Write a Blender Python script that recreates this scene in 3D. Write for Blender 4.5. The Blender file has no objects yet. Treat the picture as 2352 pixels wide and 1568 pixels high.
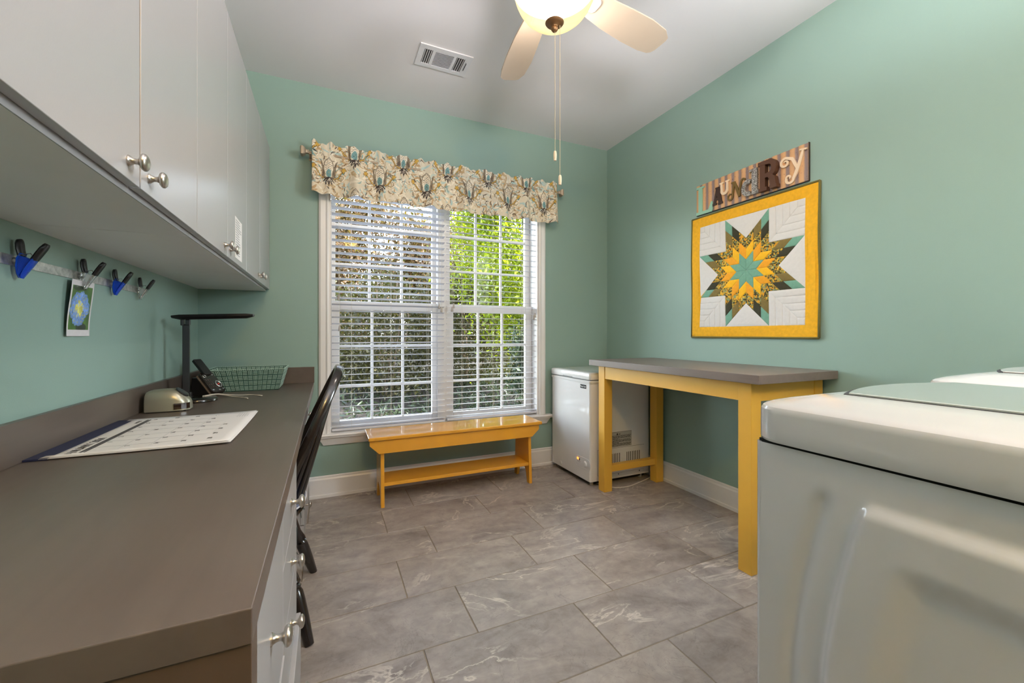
import bpy, bmesh, math, random
import numpy as np
from mathutils import Vector, Matrix

random.seed(7)
rng = np.random.default_rng(11)
PI = math.pi
scene = bpy.context.scene
COL = scene.collection

# ------------------------------------------------------------------ camera
YAW = math.atan2(425.0, 945.6)
cam_d = bpy.data.cameras.new('camera')
cam_d.sensor_width = 36.0
cam_d.sensor_fit = 'HORIZONTAL'
cam_d.lens = 945.6 / 2352.0 * 36.0
cam_d.shift_y = -16.0 / 2352.0
cam_d.clip_start = 0.02
cam = bpy.data.objects.new('camera', cam_d)
COL.objects.link(cam)
cam.location = (0, 0, 1.086)
cam.rotation_euler = (PI / 2, 0, -YAW)
scene.camera = cam

# ------------------------------------------------------------------ world, sun, exposure
SKY_STRENGTH = 4.0
SUN_ENERGY = 26.0
FAN_WATT = 66.0
ASSUMED_HALL_WATT = 88.0
CEIL_FILL_WATT = 210.0
SIDE_FILL_WATT = 50.0
EXPOSURE = 0.0
w = bpy.data.worlds.new('world')
scene.world = w
w.use_nodes = True
wn = w.node_tree
for n in list(wn.nodes):
    wn.nodes.remove(n)
sky = wn.nodes.new('ShaderNodeTexSky')
sky.sky_type = 'NISHITA'
sky.sun_disc = False
sky.sun_elevation = math.radians(38)
sky.sun_rotation = math.radians(120)
bg = wn.nodes.new('ShaderNodeBackground')
bg.inputs['Strength'].default_value = SKY_STRENGTH
wo = wn.nodes.new('ShaderNodeOutputWorld')
hsv = wn.nodes.new('ShaderNodeHueSaturation')
hsv.inputs['Saturation'].default_value = 0.45
wn.links.new(sky.outputs[0], hsv.inputs['Color'])
wn.links.new(hsv.outputs[0], bg.inputs['Color'])
wn.links.new(bg.outputs[0], wo.inputs['Surface'])

sun_d = bpy.data.lights.new('sun', 'SUN')
sun_d.energy = SUN_ENERGY
sun_d.angle = math.radians(0.6)
sun_d.color = (1.0, 0.93, 0.80)
sun = bpy.data.objects.new('sun', sun_d)
COL.objects.link(sun)
SUN_FROM = Vector((0.72, -0.42, 0.62)).normalized()
sun.rotation_euler = SUN_FROM.to_track_quat('Z', 'Y').to_euler()

# added area fill, set at the invented side window (added_side_window)
side_fill_d = bpy.data.lights.new('added_side_fill', 'AREA')
side_fill_d.shape = 'RECTANGLE'
side_fill_d.size, side_fill_d.size_y = 0.80, 0.62
side_fill_d.energy = SIDE_FILL_WATT
side_fill_d.color = (0.88, 0.95, 1.0)
side_fill = bpy.data.objects.new('added_side_fill', side_fill_d)
COL.objects.link(side_fill)
side_fill.location = (2.288, 0.10, 1.96)
side_fill.rotation_euler = (0, PI / 2, 0)

vs = scene.view_settings
vs.view_transform = 'Standard'
vs.look = 'None'
vs.gamma = 1.0
vs.use_curve_mapping = False
vs.exposure = EXPOSURE

# ------------------------------------------------------------------ helpers
def srgb(r, g=None, b=None):
    if g is None:
        h = r.lstrip('#')
        r, g, b = (int(h[i:i + 2], 16) for i in (0, 2, 4))
    out = []
    for c in (r, g, b):
        c = c / 255.0
        out.append(c / 12.92 if c <= 0.04045 else ((c + 0.055) / 1.055) ** 2.4)
    return tuple(out)

def new_mat(name):
    m = bpy.data.materials.new(name)
    m.use_nodes = True
    nt = m.node_tree
    b = nt.nodes['Principled BSDF']
    return m, nt, b

def N(nt, typ, **kw):
    n = nt.nodes.new(typ)
    for k, v in kw.items():
        setattr(n, k, v)
    return n

def L(nt, a, b):
    nt.links.new(a, b)

def ramp(nt, fac, stops):
    r = N(nt, 'ShaderNodeValToRGB')
    els = r.color_ramp.elements
    while len(els) < len(stops):
        els.new(0.5)
    for e, (p, c) in zip(els, stops):
        e.position = p
        e.color = (*c, 1) if len(c) == 3 else c
    L(nt, fac, r.inputs['Fac'])
    return r.outputs['Color']

def noise(nt, vec, scale, detail=4, rough=0.5, dist=0.0):
    n = N(nt, 'ShaderNodeTexNoise')
    n.inputs['Scale'].default_value = scale
    n.inputs['Detail'].default_value = detail
    n.inputs['Roughness'].default_value = rough
    n.inputs['Distortion'].default_value = dist
    if vec is not None:
        L(nt, vec, n.inputs['Vector'])
    return n.outputs['Fac']

def mixc(nt, fac, a, b, blend='MIX'):
    m = N(nt, 'ShaderNodeMix', data_type='RGBA', blend_type=blend)
    if isinstance(fac, (int, float)):
        m.inputs[0].default_value = fac
    else:
        L(nt, fac, m.inputs[0])
    for i, c in ((6, a), (7, b)):
        if isinstance(c, tuple):
            m.inputs[i].default_value = (*c, 1)
        else:
            L(nt, c, m.inputs[i])
    return m.outputs[2]

def math_n(nt, op, a, b=None, c=None):
    m = N(nt, 'ShaderNodeMath', operation=op)
    for i, v in enumerate((a, b, c)):
        if v is None:
            continue
        if isinstance(v, (int, float)):
            m.inputs[i].default_value = v
        else:
            L(nt, v, m.inputs[i])
    return m.outputs[0]

def bump(nt, b, h, strength=0.2, dist=0.01):
    n = N(nt, 'ShaderNodeBump')
    n.inputs['Strength'].default_value = strength
    n.inputs['Distance'].default_value = dist
    L(nt, h, n.inputs['Height'])
    L(nt, n.outputs[0], b.inputs['Normal'])

def plain(name, col, rough=0.5, metal=0.0, coat=0.0, spec=0.5, var=0.04, vscale=6.0, bumps=0.0, bscale=120.0):
    """a painted / moulded surface: colour with slight mottling and fine relief"""
    m, nt, b = new_mat(name)
    tc = N(nt, 'ShaderNodeTexCoord')
    n = noise(nt, tc.outputs['Object'], vscale, 3)
    lo = tuple(c * (1 - var) for c in col)
    hi = tuple(min(1, c * (1 + var)) for c in col)
    L(nt, ramp(nt, n, [(0.3, lo), (0.7, hi)]), b.inputs['Base Color'])
    b.inputs['Roughness'].default_value = rough
    b.inputs['Metallic'].default_value = metal
    b.inputs['Coat Weight'].default_value = coat
    b.inputs['Coat Roughness'].default_value = 0.05
    b.inputs['Specular IOR Level'].default_value = spec
    if bumps:
        bump(nt, b, noise(nt, tc.outputs['Object'], bscale, 2), bumps, 0.002)
    return m

def obj(name, me, m=None, parent=None):
    o = bpy.data.objects.new(name, me)
    COL.objects.link(o)
    if m is not None:
        me.materials.clear()
        me.materials.append(m)
    if parent is not None:
        o.parent = parent
    return o

ORG = {}

def tag(o, label=None, cat=None, group=None, kind=None):
    if label:
        o['label'] = label
    if cat:
        o['category'] = cat
    if group:
        o['group'] = group
    if kind:
        o['kind'] = kind
    return o

def thing(name, label, cat, loc=(0, 0, 0), rotz=0.0, group=None):
    o = bpy.data.objects.new(name, None)
    o.empty_display_size = 0.05
    COL.objects.link(o)
    o.location = loc
    o.rotation_euler = (0, 0, rotz)
    ORG[o.name] = Vector(loc)
    return tag(o, label, cat, group)

class MB:
    """collects shapes, then links them as one mesh object (world coordinates in, parent-local out)"""
    def __init__(s):
        s.v = []
        s.f = []
    def add(s, verts, faces):
        k = len(s.v)
        s.v += [tuple(p) for p in verts]
        s.f += [tuple(i + k for i in f) for f in faces]
        return s
    def box(s, x0, x1, y0, y1, z0, z1):
        v = [(x, y, z) for z in (z0, z1) for y in (y0, y1) for x in (x0, x1)]
        return s.add(v, [(0, 2, 3, 1), (4, 5, 7, 6), (0, 1, 5, 4), (2, 6, 7, 3), (0, 4, 6, 2), (1, 3, 7, 5)])
    def prism(s, poly, axis, a, b):
        """extrude a 2D polygon along an axis; the 2D coords are the other two axes in x,y,z order"""
        def P(p, t):
            q = list(p)
            q.insert(axis, t)
            return q
        n = len(poly)
        ar = sum(poly[i][0] * poly[(i + 1) % n][1] - poly[(i + 1) % n][0] * poly[i][1] for i in range(n))
        flip = (ar < 0) != (axis == 1)
        if flip:
            poly = poly[::-1]
        v = [P(p, a) for p in poly] + [P(p, b) for p in poly]
        f = [tuple(range(n - 1, -1, -1)), tuple(range(n, 2 * n))]
        f += [(i, (i + 1) % n, n + (i + 1) % n, n + i) for i in range(n)]
        return s.add(v, f)
    def tube(s, pts, r, n=10, caps=True):
        pts = [Vector(p) for p in pts]
        rs = r if isinstance(r, (list, tuple)) else [r] * len(pts)
        v = []
        up = None
        for i, p in enumerate(pts):
            d = (pts[min(i + 1, len(pts) - 1)] - pts[max(i - 1, 0)])
            d.normalize()
            if up is None:
                up = Vector((0, 0, 1)) if abs(d.z) < 0.9 else Vector((1, 0, 0))
            a = d.cross(up).normalized()
            b = a.cross(d).normalized()
            up = b
            rr = rs[i] if isinstance(rs[i], (tuple, list)) else (rs[i], rs[i])
            for k in range(n):
                t = 2 * PI * k / n
                v.append(p + a * math.cos(t) * rr[0] + b * math.sin(t) * rr[1])
        f = []
        for i in range(len(pts) - 1):
            for k in range(n):
                f.append((i * n + k, i * n + (k + 1) % n, (i + 1) * n + (k + 1) % n, (i + 1) * n + k))
        if caps:
            f.append(tuple(range(n - 1, -1, -1)))
            f.append(tuple(range((len(pts) - 1) * n, len(pts) * n)))
        return s.add(v, f)
    def lathe(s, prof, o=(0, 0, 0), axis='z', n=24, sc=(1, 1)):
        """prof: (radius, height) pairs along the axis"""
        v = []
        for r, h in prof:
            for k in range(n):
                t = 2 * PI * k / n
                a, b = r * math.cos(t) * sc[0], r * math.sin(t) * sc[1]
                if axis == 'z':
                    p = (a, b, h)
                elif axis == 'x':
                    p = (h, a, b)
                else:
                    p = (b, h, a)
                v.append((p[0] + o[0], p[1] + o[1], p[2] + o[2]))
        f = []
        m = len(prof)
        for i in range(m - 1):
            for k in range(n):
                f.append((i * n + k, i * n + (k + 1) % n, (i + 1) * n + (k + 1) % n, (i + 1) * n + k))
        f.append(tuple(range(n - 1, -1, -1)))
        f.append(tuple(range((m - 1) * n, m * n)))
        return s.add(v, f)
    def loft(s, rings, caps=True):
        n = len(rings[0])
        v = [p for r in rings for p in r]
        f = []
        for i in range(len(rings) - 1):
            for k in range(n):
                f.append((i * n + k, i * n + (k + 1) % n, (i + 1) * n + (k + 1) % n, (i + 1) * n + k))
        if caps:
            f.append(tuple(range(n - 1, -1, -1)))
            f.append(tuple(range((len(rings) - 1) * n, len(rings) * n)))
        return s.add(v, f)
    def grid(s, P):
        """P: [rows][cols] of points"""
        R, C = len(P), len(P[0])
        v = [p for row in P for p in row]
        f = [(i * C + j, i * C + j + 1, (i + 1) * C + j + 1, (i + 1) * C + j) for i in range(R - 1) for j in range(C - 1)]
        return s.add(v, f)
    def ribbon(s, pts, wid, P):
        """flat stroke with varying width in 2D, extruded; P(x, y, t) gives the 3D point, t = 0 back / 1 front"""
        n = len(pts)
        s.rc = getattr(s, 'rc', 0) + 1
        tf = 1.0 + 0.035 * s.rc          # each stroke a hair prouder than the last
        l, r = [], []
        for i, p in enumerate(pts):
            a = pts[max(i - 1, 0)]
            b = pts[min(i + 1, n - 1)]
            d = math.hypot(b[0] - a[0], b[1] - a[1]) or 1
            nx, ny = -(b[1] - a[1]) / d, (b[0] - a[0]) / d
            ww = (wid[i] if isinstance(wid, (list, tuple)) else wid) / 2
            l.append((p[0] + nx * ww, p[1] + ny * ww))
            r.append((p[0] - nx * ww, p[1] - ny * ww))
        v, f = [], []
        for i in range(n):
            v += [P(*l[i], 0), P(*r[i], 0), P(*r[i], tf), P(*l[i], tf)]
        for i in range(n - 1):
            for k in range(4):
                f.append((i * 4 + k, i * 4 + (k + 1) % 4, (i + 1) * 4 + (k + 1) % 4, (i + 1) * 4 + k))
        f += [(3, 2, 1, 0), tuple((n - 1) * 4 + k for k in range(4))]
        return s.add(v, f)
    def mesh(s, name, off=Vector((0, 0, 0))):
        me = bpy.data.meshes.new(name)
        me.from_pydata([(p[0] - off[0], p[1] - off[1], p[2] - off[2]) for p in s.v], [], s.f)
        bm = bmesh.new()
        bm.from_mesh(me)
        bmesh.ops.recalc_face_normals(bm, faces=bm.faces)
        bm.to_mesh(me)
        bm.free()
        me.update()
        return me
    def build(s, name, m, parent=None, bevel=0.0, seg=2, smooth=False, local=False, subsurf=0):
        off = Vector((0, 0, 0))
        if parent is not None and not local:
            off = ORG.get(parent.name, off)
        me = s.mesh(name, off)
        o = obj(name, me, m, parent)
        if parent is not None:
            ORG[o.name] = off if not local else Vector((0, 0, 0))
        if smooth:
            for p in me.polygons:
                p.use_smooth = True
        if bevel:
            md = o.modifiers.new('bevel', 'BEVEL')
            md.width = bevel
            md.segments = seg
            md.limit_method = 'ANGLE'
            md.angle_limit = math.radians(32)
            md.harden_normals = False
        if subsurf:
            md = o.modifiers.new('subsurf', 'SUBSURF')
            md.levels = md.render_levels = subsurf
        return o

def smooth_angle(o, deg=35):
    me = o.data
    bm = bmesh.new()
    bm.from_mesh(me)
    for f in bm.faces:
        f.smooth = True
    for e in bm.edges:
        if len(e.link_faces) == 2:
            e.smooth = e.calc_face_angle(0) < math.radians(deg)
    bm.to_mesh(me)
    bm.free()
    return o

def copy_tree(o, parent=None):
    c = o.copy()
    COL.objects.link(c)
    c.parent = parent
    for ch in list(o.children):
        copy_tree(ch, c)
    return c

def rrect(x0, x1, y0, y1, r, z, n=5):
    """rounded rectangle ring at height z"""
    out = []
    for cx, cy, a0 in ((x1 - r, y1 - r, 0), (x0 + r, y1 - r, PI / 2), (x0 + r, y0 + r, PI), (x1 - r, y0 + r, 3 * PI / 2)):
        for k in range(n + 1):
            t = a0 + PI / 2 * k / n
            out.append((cx + r * math.cos(t), cy + r * math.sin(t), z))
    return out

def text_mesh(name, body, size, m, parent, origin, xd, yd, align='LEFT', ext=0.0002):
    """lettering laid on a surface: origin, reading direction xd, up direction yd (world)"""
    cu = bpy.data.curves.new(name, 'FONT')
    cu.body = body
    cu.size = size
    cu.align_x = align
    cu.extrude = ext
    cu.resolution_u = 3
    tmp = bpy.data.objects.new('tmp_text', cu)
    COL.objects.link(tmp)
    dg = bpy.context.evaluated_depsgraph_get()
    me = bpy.data.meshes.new_from_object(tmp.evaluated_get(dg))
    bpy.data.objects.remove(tmp)
    bpy.data.curves.remove(cu)
    xd, yd = Vector(xd).normalized(), Vector(yd).normalized()
    zd = xd.cross(yd)
    M = Matrix((xd, yd, zd)).transposed().to_4x4()
    off = ORG.get(parent.name, Vector((0, 0, 0))) if parent else Vector((0, 0, 0))
    M.translation = Vector(origin) - off
    me.transform(M)
    me.name = name
    o = obj(name, me, m, parent)
    return o

# ------------------------------------------------------------------ materials
WALL = plain('green_wall_paint', srgb(138, 164, 154), 0.55, var=0.025, vscale=1.5, bumps=0.10, bscale=260)
CEIL = plain('ceiling_paint', srgb(230, 226, 226), 0.8, var=0.015, vscale=1.2)
TRIM = plain('white_trim_paint', srgb(226, 224, 222), 0.32, var=0.01)
CAB = plain('white_cabinet_melamine', srgb(168, 166, 167), 0.26, var=0.012, vscale=3, bumps=0.05, bscale=300)
CABIN = plain('cabinet_underside_white', srgb(222, 219, 218), 0.45, var=0.015)
NICK = plain('brushed_nickel', srgb(196, 190, 182), 0.28, metal=1.0, var=0.05, vscale=40)
BLACK = plain('black_gloss_paint', srgb(26, 20, 18), 0.22, coat=0.5, var=0.25, vscale=9)
PLBLACK = plain('black_plastic', srgb(20, 20, 22), 0.35, var=0.1)
DKGREY = plain('dark_grey_aluminium', srgb(74, 75, 80), 0.38, metal=0.6, var=0.05)
YEL = plain('mustard_yellow_paint', srgb(226, 160, 42), 0.28, coat=0.7, var=0.05, vscale=5)
YEL2 = plain('golden_yellow_paint', srgb(222, 170, 62), 0.42, var=0.05, vscale=4, bumps=0.04, bscale=200)
APPL = plain('white_appliance_enamel', srgb(200, 197, 196), 0.16, coat=0.6, var=0.008)
FRZ = plain('white_freezer_enamel', srgb(224, 223, 222), 0.14, coat=0.5, var=0.01, bumps=0.03, bscale=60)
GAP = plain('black_gap', srgb(14, 13, 12), 0.8, var=0.1)
BLIND = plain('white_blind_slat', srgb(206, 207, 214), 0.35, var=0.01)
CORD = plain('white_cord', srgb(214, 206, 194), 0.6, var=0.03)
LIDGREY = plain('grey_lid_enamel', srgb(176, 181, 178), 0.14, coat=0.6, var=0.02)
PAPER = plain('white_paper', srgb(226, 222, 220), 0.7, var=0.012)
INK = plain('grey_ink', srgb(70, 68, 70), 0.8, var=0.05)
BLKINK = plain('black_ink', srgb(24, 22, 22), 0.7, var=0.05)

def wood_mat(name, base, hi, rough, axis, coat=0.0):
    """stained maple: long soft grain along the given axis, thin scratches"""
    m, nt, b = new_mat(name)
    tc = N(nt, 'ShaderNodeTexCoord')
    mp = N(nt, 'ShaderNodeMapping')
    sc = [26.0, 26.0, 26.0]
    sc[axis] = 2.2
    mp.inputs['Scale'].default_value = sc
    L(nt, tc.outputs['Object'], mp.inputs['Vector'])
    g = noise(nt, mp.outputs[0], 1.0, 5, 0.6, 0.4)
    big = noise(nt, tc.outputs['Object'], 2.4, 3, 0.5, 0.6)
    c1 = ramp(nt, g, [(0.30, tuple(c * 0.90 for c in base)), (0.72, tuple(c * 1.10 for c in base))])
    c2 = mixc(nt, ramp(nt, big, [(0.36, (0, 0, 0)), (0.66, (1, 1, 1))]), c1, hi)
    mm = mixc(nt, 0.42, c1, c2)
    mp2 = N(nt, 'ShaderNodeMapping')
    sc2 = [5.0, 5.0, 5.0]
    sc2[axis] = 90.0
    mp2.inputs['Scale'].default_value = sc2
    mp2.inputs['Rotation'].default_value = (0, 0, 0.5)
    L(nt, tc.outputs['Object'], mp2.inputs['Vector'])
    s = noise(nt, mp2.outputs[0], 1.0, 2, 0.5, 1.2)
    sm = ramp(nt, s, [(0.70, (0, 0, 0)), (0.76, (1, 1, 1))])
    L(nt, mixc(nt, math_n(nt, 'MULTIPLY', sm, 0.12), mm, tuple(min(1, c * 1.9) for c in hi)), b.inputs['Base Color'])
    rr = N(nt, 'ShaderNodeMapRange')
    L(nt, big, rr.inputs[0])
    rr.inputs[3].default_value = rough - 0.05
    rr.inputs[4].default_value = rough + 0.07
    L(nt, rr.outputs[0], b.inputs['Roughness'])
    b.inputs['Coat Weight'].default_value = coat
    return m

COUNTER = wood_mat('grey_brown_stained_wood', srgb(92, 80, 72), srgb(104, 96, 88), 0.34, 1)
TABLETOP = wood_mat('grey_stained_tabletop', srgb(112, 99, 92), srgb(120, 110, 103), 0.36, 1)
PANELWOOD = wood_mat('dark_stained_end_panel', srgb(84, 66, 52), srgb(92, 76, 62), 0.38, 2)

# floor tile: grey-taupe marbled porcelain, different in every tile
TILE, nt, b = new_mat('marbled_porcelain_tile')
tc = N(nt, 'ShaderNodeTexCoord')
oi = N(nt, 'ShaderNodeObjectInfo')
cx = N(nt, 'ShaderNodeCombineXYZ')
L(nt, math_n(nt, 'MULTIPLY', oi.outputs['Random'], 57.0), cx.inputs[0])
L(nt, math_n(nt, 'MULTIPLY', oi.outputs['Random'], 131.0), cx.inputs[1])
L(nt, math_n(nt, 'MULTIPLY', oi.outputs['Random'], 23.0), cx.inputs[2])
va = N(nt, 'ShaderNodeVectorMath', operation='ADD')
L(nt, tc.outputs['Object'], va.inputs[0])
L(nt, cx.outputs[0], va.inputs[1])
v = va.outputs[0]
mp = N(nt, 'ShaderNodeMapping')
mp.inputs['Rotation'].default_value = (0, 0, 0.6)
mp.inputs['Scale'].default_value = (1.0, 2.0, 1.0)
L(nt, v, mp.inputs['Vector'])
n1 = noise(nt, mp.outputs[0], 3.0, 8, 0.62, 0.9)
n2 = noise(nt, v, 22.0, 5, 0.6, 0.3)
base = ramp(nt, n1, [(0.30, srgb(106, 97, 93)), (0.46, srgb(146, 136, 130)), (0.60, srgb(166, 156, 148)), (0.76, srgb(182, 172, 163))])
base = mixc(nt, 0.35, base, ramp(nt, n2, [(0.3, srgb(116, 106, 100)), (0.7, srgb(176, 164, 154))]))
vn = noise(nt, mp.outputs[0], 1.7, 7, 0.56, 1.6)
vm = math_n(nt, 'ABSOLUTE', math_n(nt, 'SUBTRACT', vn, 0.5))
vmask = N(nt, 'ShaderNodeMapRange')
L(nt, vm, vmask.inputs[0])
vmask.inputs[1].default_value = 0.0
vmask.inputs[2].default_value = 0.016
vmask.inputs[3].default_value = 1.0
vmask.inputs[4].default_value = 0.0
gate = ramp(nt, noise(nt, v, 2.6, 2), [(0.47, (0, 0, 0)), (0.62, (1, 1, 1))])
vf = math_n(nt, 'MULTIPLY', math_n(nt, 'MULTIPLY', vmask.outputs[0], gate), 0.95)
base = mixc(nt, vf, base, srgb(206, 195, 182))
dn = math_n(nt, 'ABSOLUTE', math_n(nt, 'SUBTRACT', noise(nt, v, 4.5, 6, 0.6, 1.0), 0.5))
dmask = N(nt, 'ShaderNodeMapRange')
L(nt, dn, dmask.inputs[0])
dmask.inputs[2].default_value = 0.006
dmask.inputs[3].default_value = 0.35
dmask.inputs[4].default_value = 0.0
base = mixc(nt, dmask.outputs[0], base, srgb(96, 88, 84))
L(nt, base, b.inputs['Base Color'])
b.inputs['Roughness'].default_value = 0.38
bump(nt, b, n2, 0.05, 0.002)
GROUT = plain('taupe_grout', srgb(134, 122, 106), 0.9, var=0.06, vscale=30)

GLASS, nt, b = new_mat('window_glass')
nt.nodes.remove(b)
out = nt.nodes['Material Output']
fr = N(nt, 'ShaderNodeFresnel')
fr.inputs['IOR'].default_value = 1.12
tr = N(nt, 'ShaderNodeBsdfTransparent')
tr.inputs['Color'].default_value = (0.95, 0.97, 0.96, 1)
gl = N(nt, 'ShaderNodeBsdfGlossy')
gl.inputs['Roughness'].default_value = 0.02
mx = N(nt, 'ShaderNodeMixShader')
L(nt, fr.outputs[0], mx.inputs[0])
L(nt, tr.outputs[0], mx.inputs[1])
L(nt, gl.outputs[0], mx.inputs[2])
L(nt, mx.outputs[0], out.inputs['Surface'])

# alabaster bowl: thin glass that glows and lets the bulb's light through
def bowl_mat(name, strength):
    m, nt, b = new_mat(name)
    nt.nodes.remove(b)
    out = nt.nodes['Material Output']
    tc = N(nt, 'ShaderNodeTexCoord')
    n = noise(nt, tc.outputs['Object'], 9.0, 5, 0.55, 0.5)
    em = N(nt, 'ShaderNodeEmission')
    L(nt, ramp(nt, n, [(0.25, (1.0, 0.66, 0.26)), (0.55, (1.0, 0.76, 0.38)), (0.8, (1.0, 0.84, 0.50))]), em.inputs['Color'])
    em.inputs['Strength'].default_value = strength
    tr = N(nt, 'ShaderNodeBsdfTransparent')
    tr.inputs['Color'].default_value = (1.0, 0.93, 0.80, 1)
    gl = N(nt, 'ShaderNodeBsdfGlossy')
    gl.inputs['Roughness'].default_value = 0.15
    mx = N(nt, 'ShaderNodeMixShader')
    mx.inputs[0].default_value = 0.30
    L(nt, em.outputs[0], mx.inputs[1])
    L(nt, tr.outputs[0], mx.inputs[2])
    mx2 = N(nt, 'ShaderNodeMixShader')
    mx2.inputs[0].default_value = 0.04
    L(nt, mx.outputs[0], mx2.inputs[1])
    L(nt, gl.outputs[0], mx2.inputs[2])
    L(nt, mx2.outputs[0], out.inputs['Surface'])
    return m
BOWL = bowl_mat('alabaster_glass_bowl', 1.45)

def attr_mat(name, rough=0.8, sheen=0.0, bscale=900):
    m, nt, b = new_mat(name)
    a = N(nt, 'ShaderNodeVertexColor', layer_name='print')
    tc = N(nt, 'ShaderNodeTexCoord')
    n = noise(nt, tc.outputs['Object'], 90, 2)
    L(nt, mixc(nt, 0.08, a.outputs[0], ramp(nt, n, [(0.3, (0.2, 0.2, 0.2)), (0.7, (1, 1, 1))]), 'MULTIPLY'), b.inputs['Base Color'])
    b.inputs['Roughness'].default_value = rough
    b.inputs['Sheen Weight'].default_value = sheen
    if bscale:
        bump(nt, b, noise(nt, tc.outputs['Object'], bscale, 1), 0.1, 0.001)
    return m
CLOTH = attr_mat('printed_cotton', 0.85, 0.1)
PHOTO = attr_mat('photo_print', 0.3, 0.0, 0)

def tinted(name, col, alpha_rough=0.12, tw=0.6):
    m, nt, b = new_mat(name)
    b.inputs['Base Color'].default_value = (*col, 1)
    b.inputs['Transmission Weight'].default_value = tw
    b.inputs['Roughness'].default_value = alpha_rough
    b.inputs['IOR'].default_value = 1.45
    tc = N(nt, 'ShaderNodeTexCoord')
    bump(nt, b, noise(nt, tc.outputs['Object'], 160, 2), 0.3, 0.002)
    return m
BLUEPL = tinted('translucent_blue_plastic', srgb(40, 110, 255))
CLEARPL = tinted('clear_plastic', (0.96, 0.97, 0.97), 0.04, 0.97)

# ------------------------------------------------------------------ room shell
XL, XR, YB, YF, H = -0.707, 2.30, 3.03, -1.75, 2.74
WX0, WX1, WZ0, WZ1 = 0.012, 1.602, 0.42, 2.20      # window opening

def struct(o):
    o['kind'] = 'structure'
    return o

struct(MB().box(XL - 0.12, XL, YF, YB + 0.2, -0.1, H).build('wall_left', WALL))
struct(MB().box(XR, XR + 0.12, YF, YB + 0.2, -0.1, H).build('wall_right', WALL))
mb = MB()
mb.box(XL, WX0, YB, YB + 0.2, -0.1, H)
mb.box(WX1, XR, YB, YB + 0.2, -0.1, H)
mb.box(WX0, WX1, YB, YB + 0.2, -0.1, WZ0)
mb.box(WX0, WX1, YB, YB + 0.2, WZ1, H)
struct(mb.build('wall_back', WALL))
struct(MB().box(XL - 0.12, XR + 0.12, YF - 0.12, YF, -0.1, H).build('wall_front', plain('dark_bounce_absorber', srgb(92, 74, 58), 0.6)))  # unseen wall, coloured dark to cut bounce onto the counter end
struct(MB().box(0.78, XR, -0.26, -0.16, -0.0, 1.18).build('wall_alcove', WALL))  # unseen, cut to half height so the assumed passage light passes over
struct(MB().box(XL, -0.20, -0.40, -0.28, 0.0, H).build('added_wall_stub', WALL))  # unseen stub added to block the assumed passage lamp from the counter end
struct(MB().box(XL - 0.12, XR + 0.12, YF - 0.12, YB + 0.2, H, H + 0.12).build('ceiling', CEIL))
# roof slab and outer walls of the house, seen only by the sun
roofm = plain('roof_shingle', srgb(90, 84, 80), 0.9)
struct(MB().prism([(-5.0, 2.86), (3.75, 2.86), (3.75, 2.96), (-0.6, 4.6), (-5.0, 2.96)], 0, -5.0, 7.5).build('roof', roofm))

# floor: grout bed with individually laid tiles
floor = struct(MB().box(XL - 0.12, XR + 0.12, YF - 0.12, YB + 0.2, -0.1, -0.0022).build('floor', GROUT))
ORG[floor.name] = Vector((0, 0, 0))
TW, TH, GR = 0.6055, 0.3055, 0.0048
tile_cache = {}
def tile_mesh(w, h):
    key = (round(w, 4), round(h, 4))
    if key not in tile_cache:
        mb = MB()
        e = 0.0012
        def ring(i, z):
            return [(i, i, z), (w - i, i, z), (w - i, h - i, z), (i, h - i, z)]
        mb.loft([ring(0, -0.008), ring(0, -e), ring(e, 0.0)])
        me = mb.mesh('tile')
        me.materials.append(TILE)
        tile_cache[key] = me
    return tile_cache[key]
row0 = 1.1145
k = math.floor((YF - row0) / TH)
while row0 + k * TH < YB - 0.005:
    y0 = max(row0 + k * TH, YF)
    y1 = min(row0 + (k + 1) * TH, YB)
    off = 0.303 if k % 2 == 0 else 0.503
    j = math.floor((XL - off) / TW)
    while off + j * TW < XR - 0.005:
        x0 = max(off + j * TW, XL)
        x1 = min(off + (j + 1) * TW, XR)
        if x1 - x0 > 0.015 and y1 - y0 > 0.015:
            o = bpy.data.objects.new('tile', tile_mesh(x1 - x0 - GR, y1 - y0 - GR))
            COL.objects.link(o)
            o.parent = floor
            o.location = (x0 + GR / 2, y0 + GR / 2, random.uniform(-0.0003, 0.0003))
        j += 1
    k += 1

# baseboards with a moulded cap
def base_prof(d):
    return [(0, 0), (0.022, 0), (0.022, 0.018), (0.014, 0.022), (0.014, 0.118), (0.009, 0.128), (0.009, 0.136), (0.004, 0.142), (0, 0.142)]
bp = base_prof(0)
struct(MB().prism([(YB - a, z) for a, z in bp], 0, -0.108, XR).build('baseboard_back', TRIM))
struct(MB().prism([(XR - a, z) for a, z in bp], 1, -0.16, YB).build('baseboard_right', TRIM))
struct(MB().prism([(XL + a, z) for a, z in bp], 1, 1.36, 2.34).build('baseboard_left', TRIM))

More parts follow.
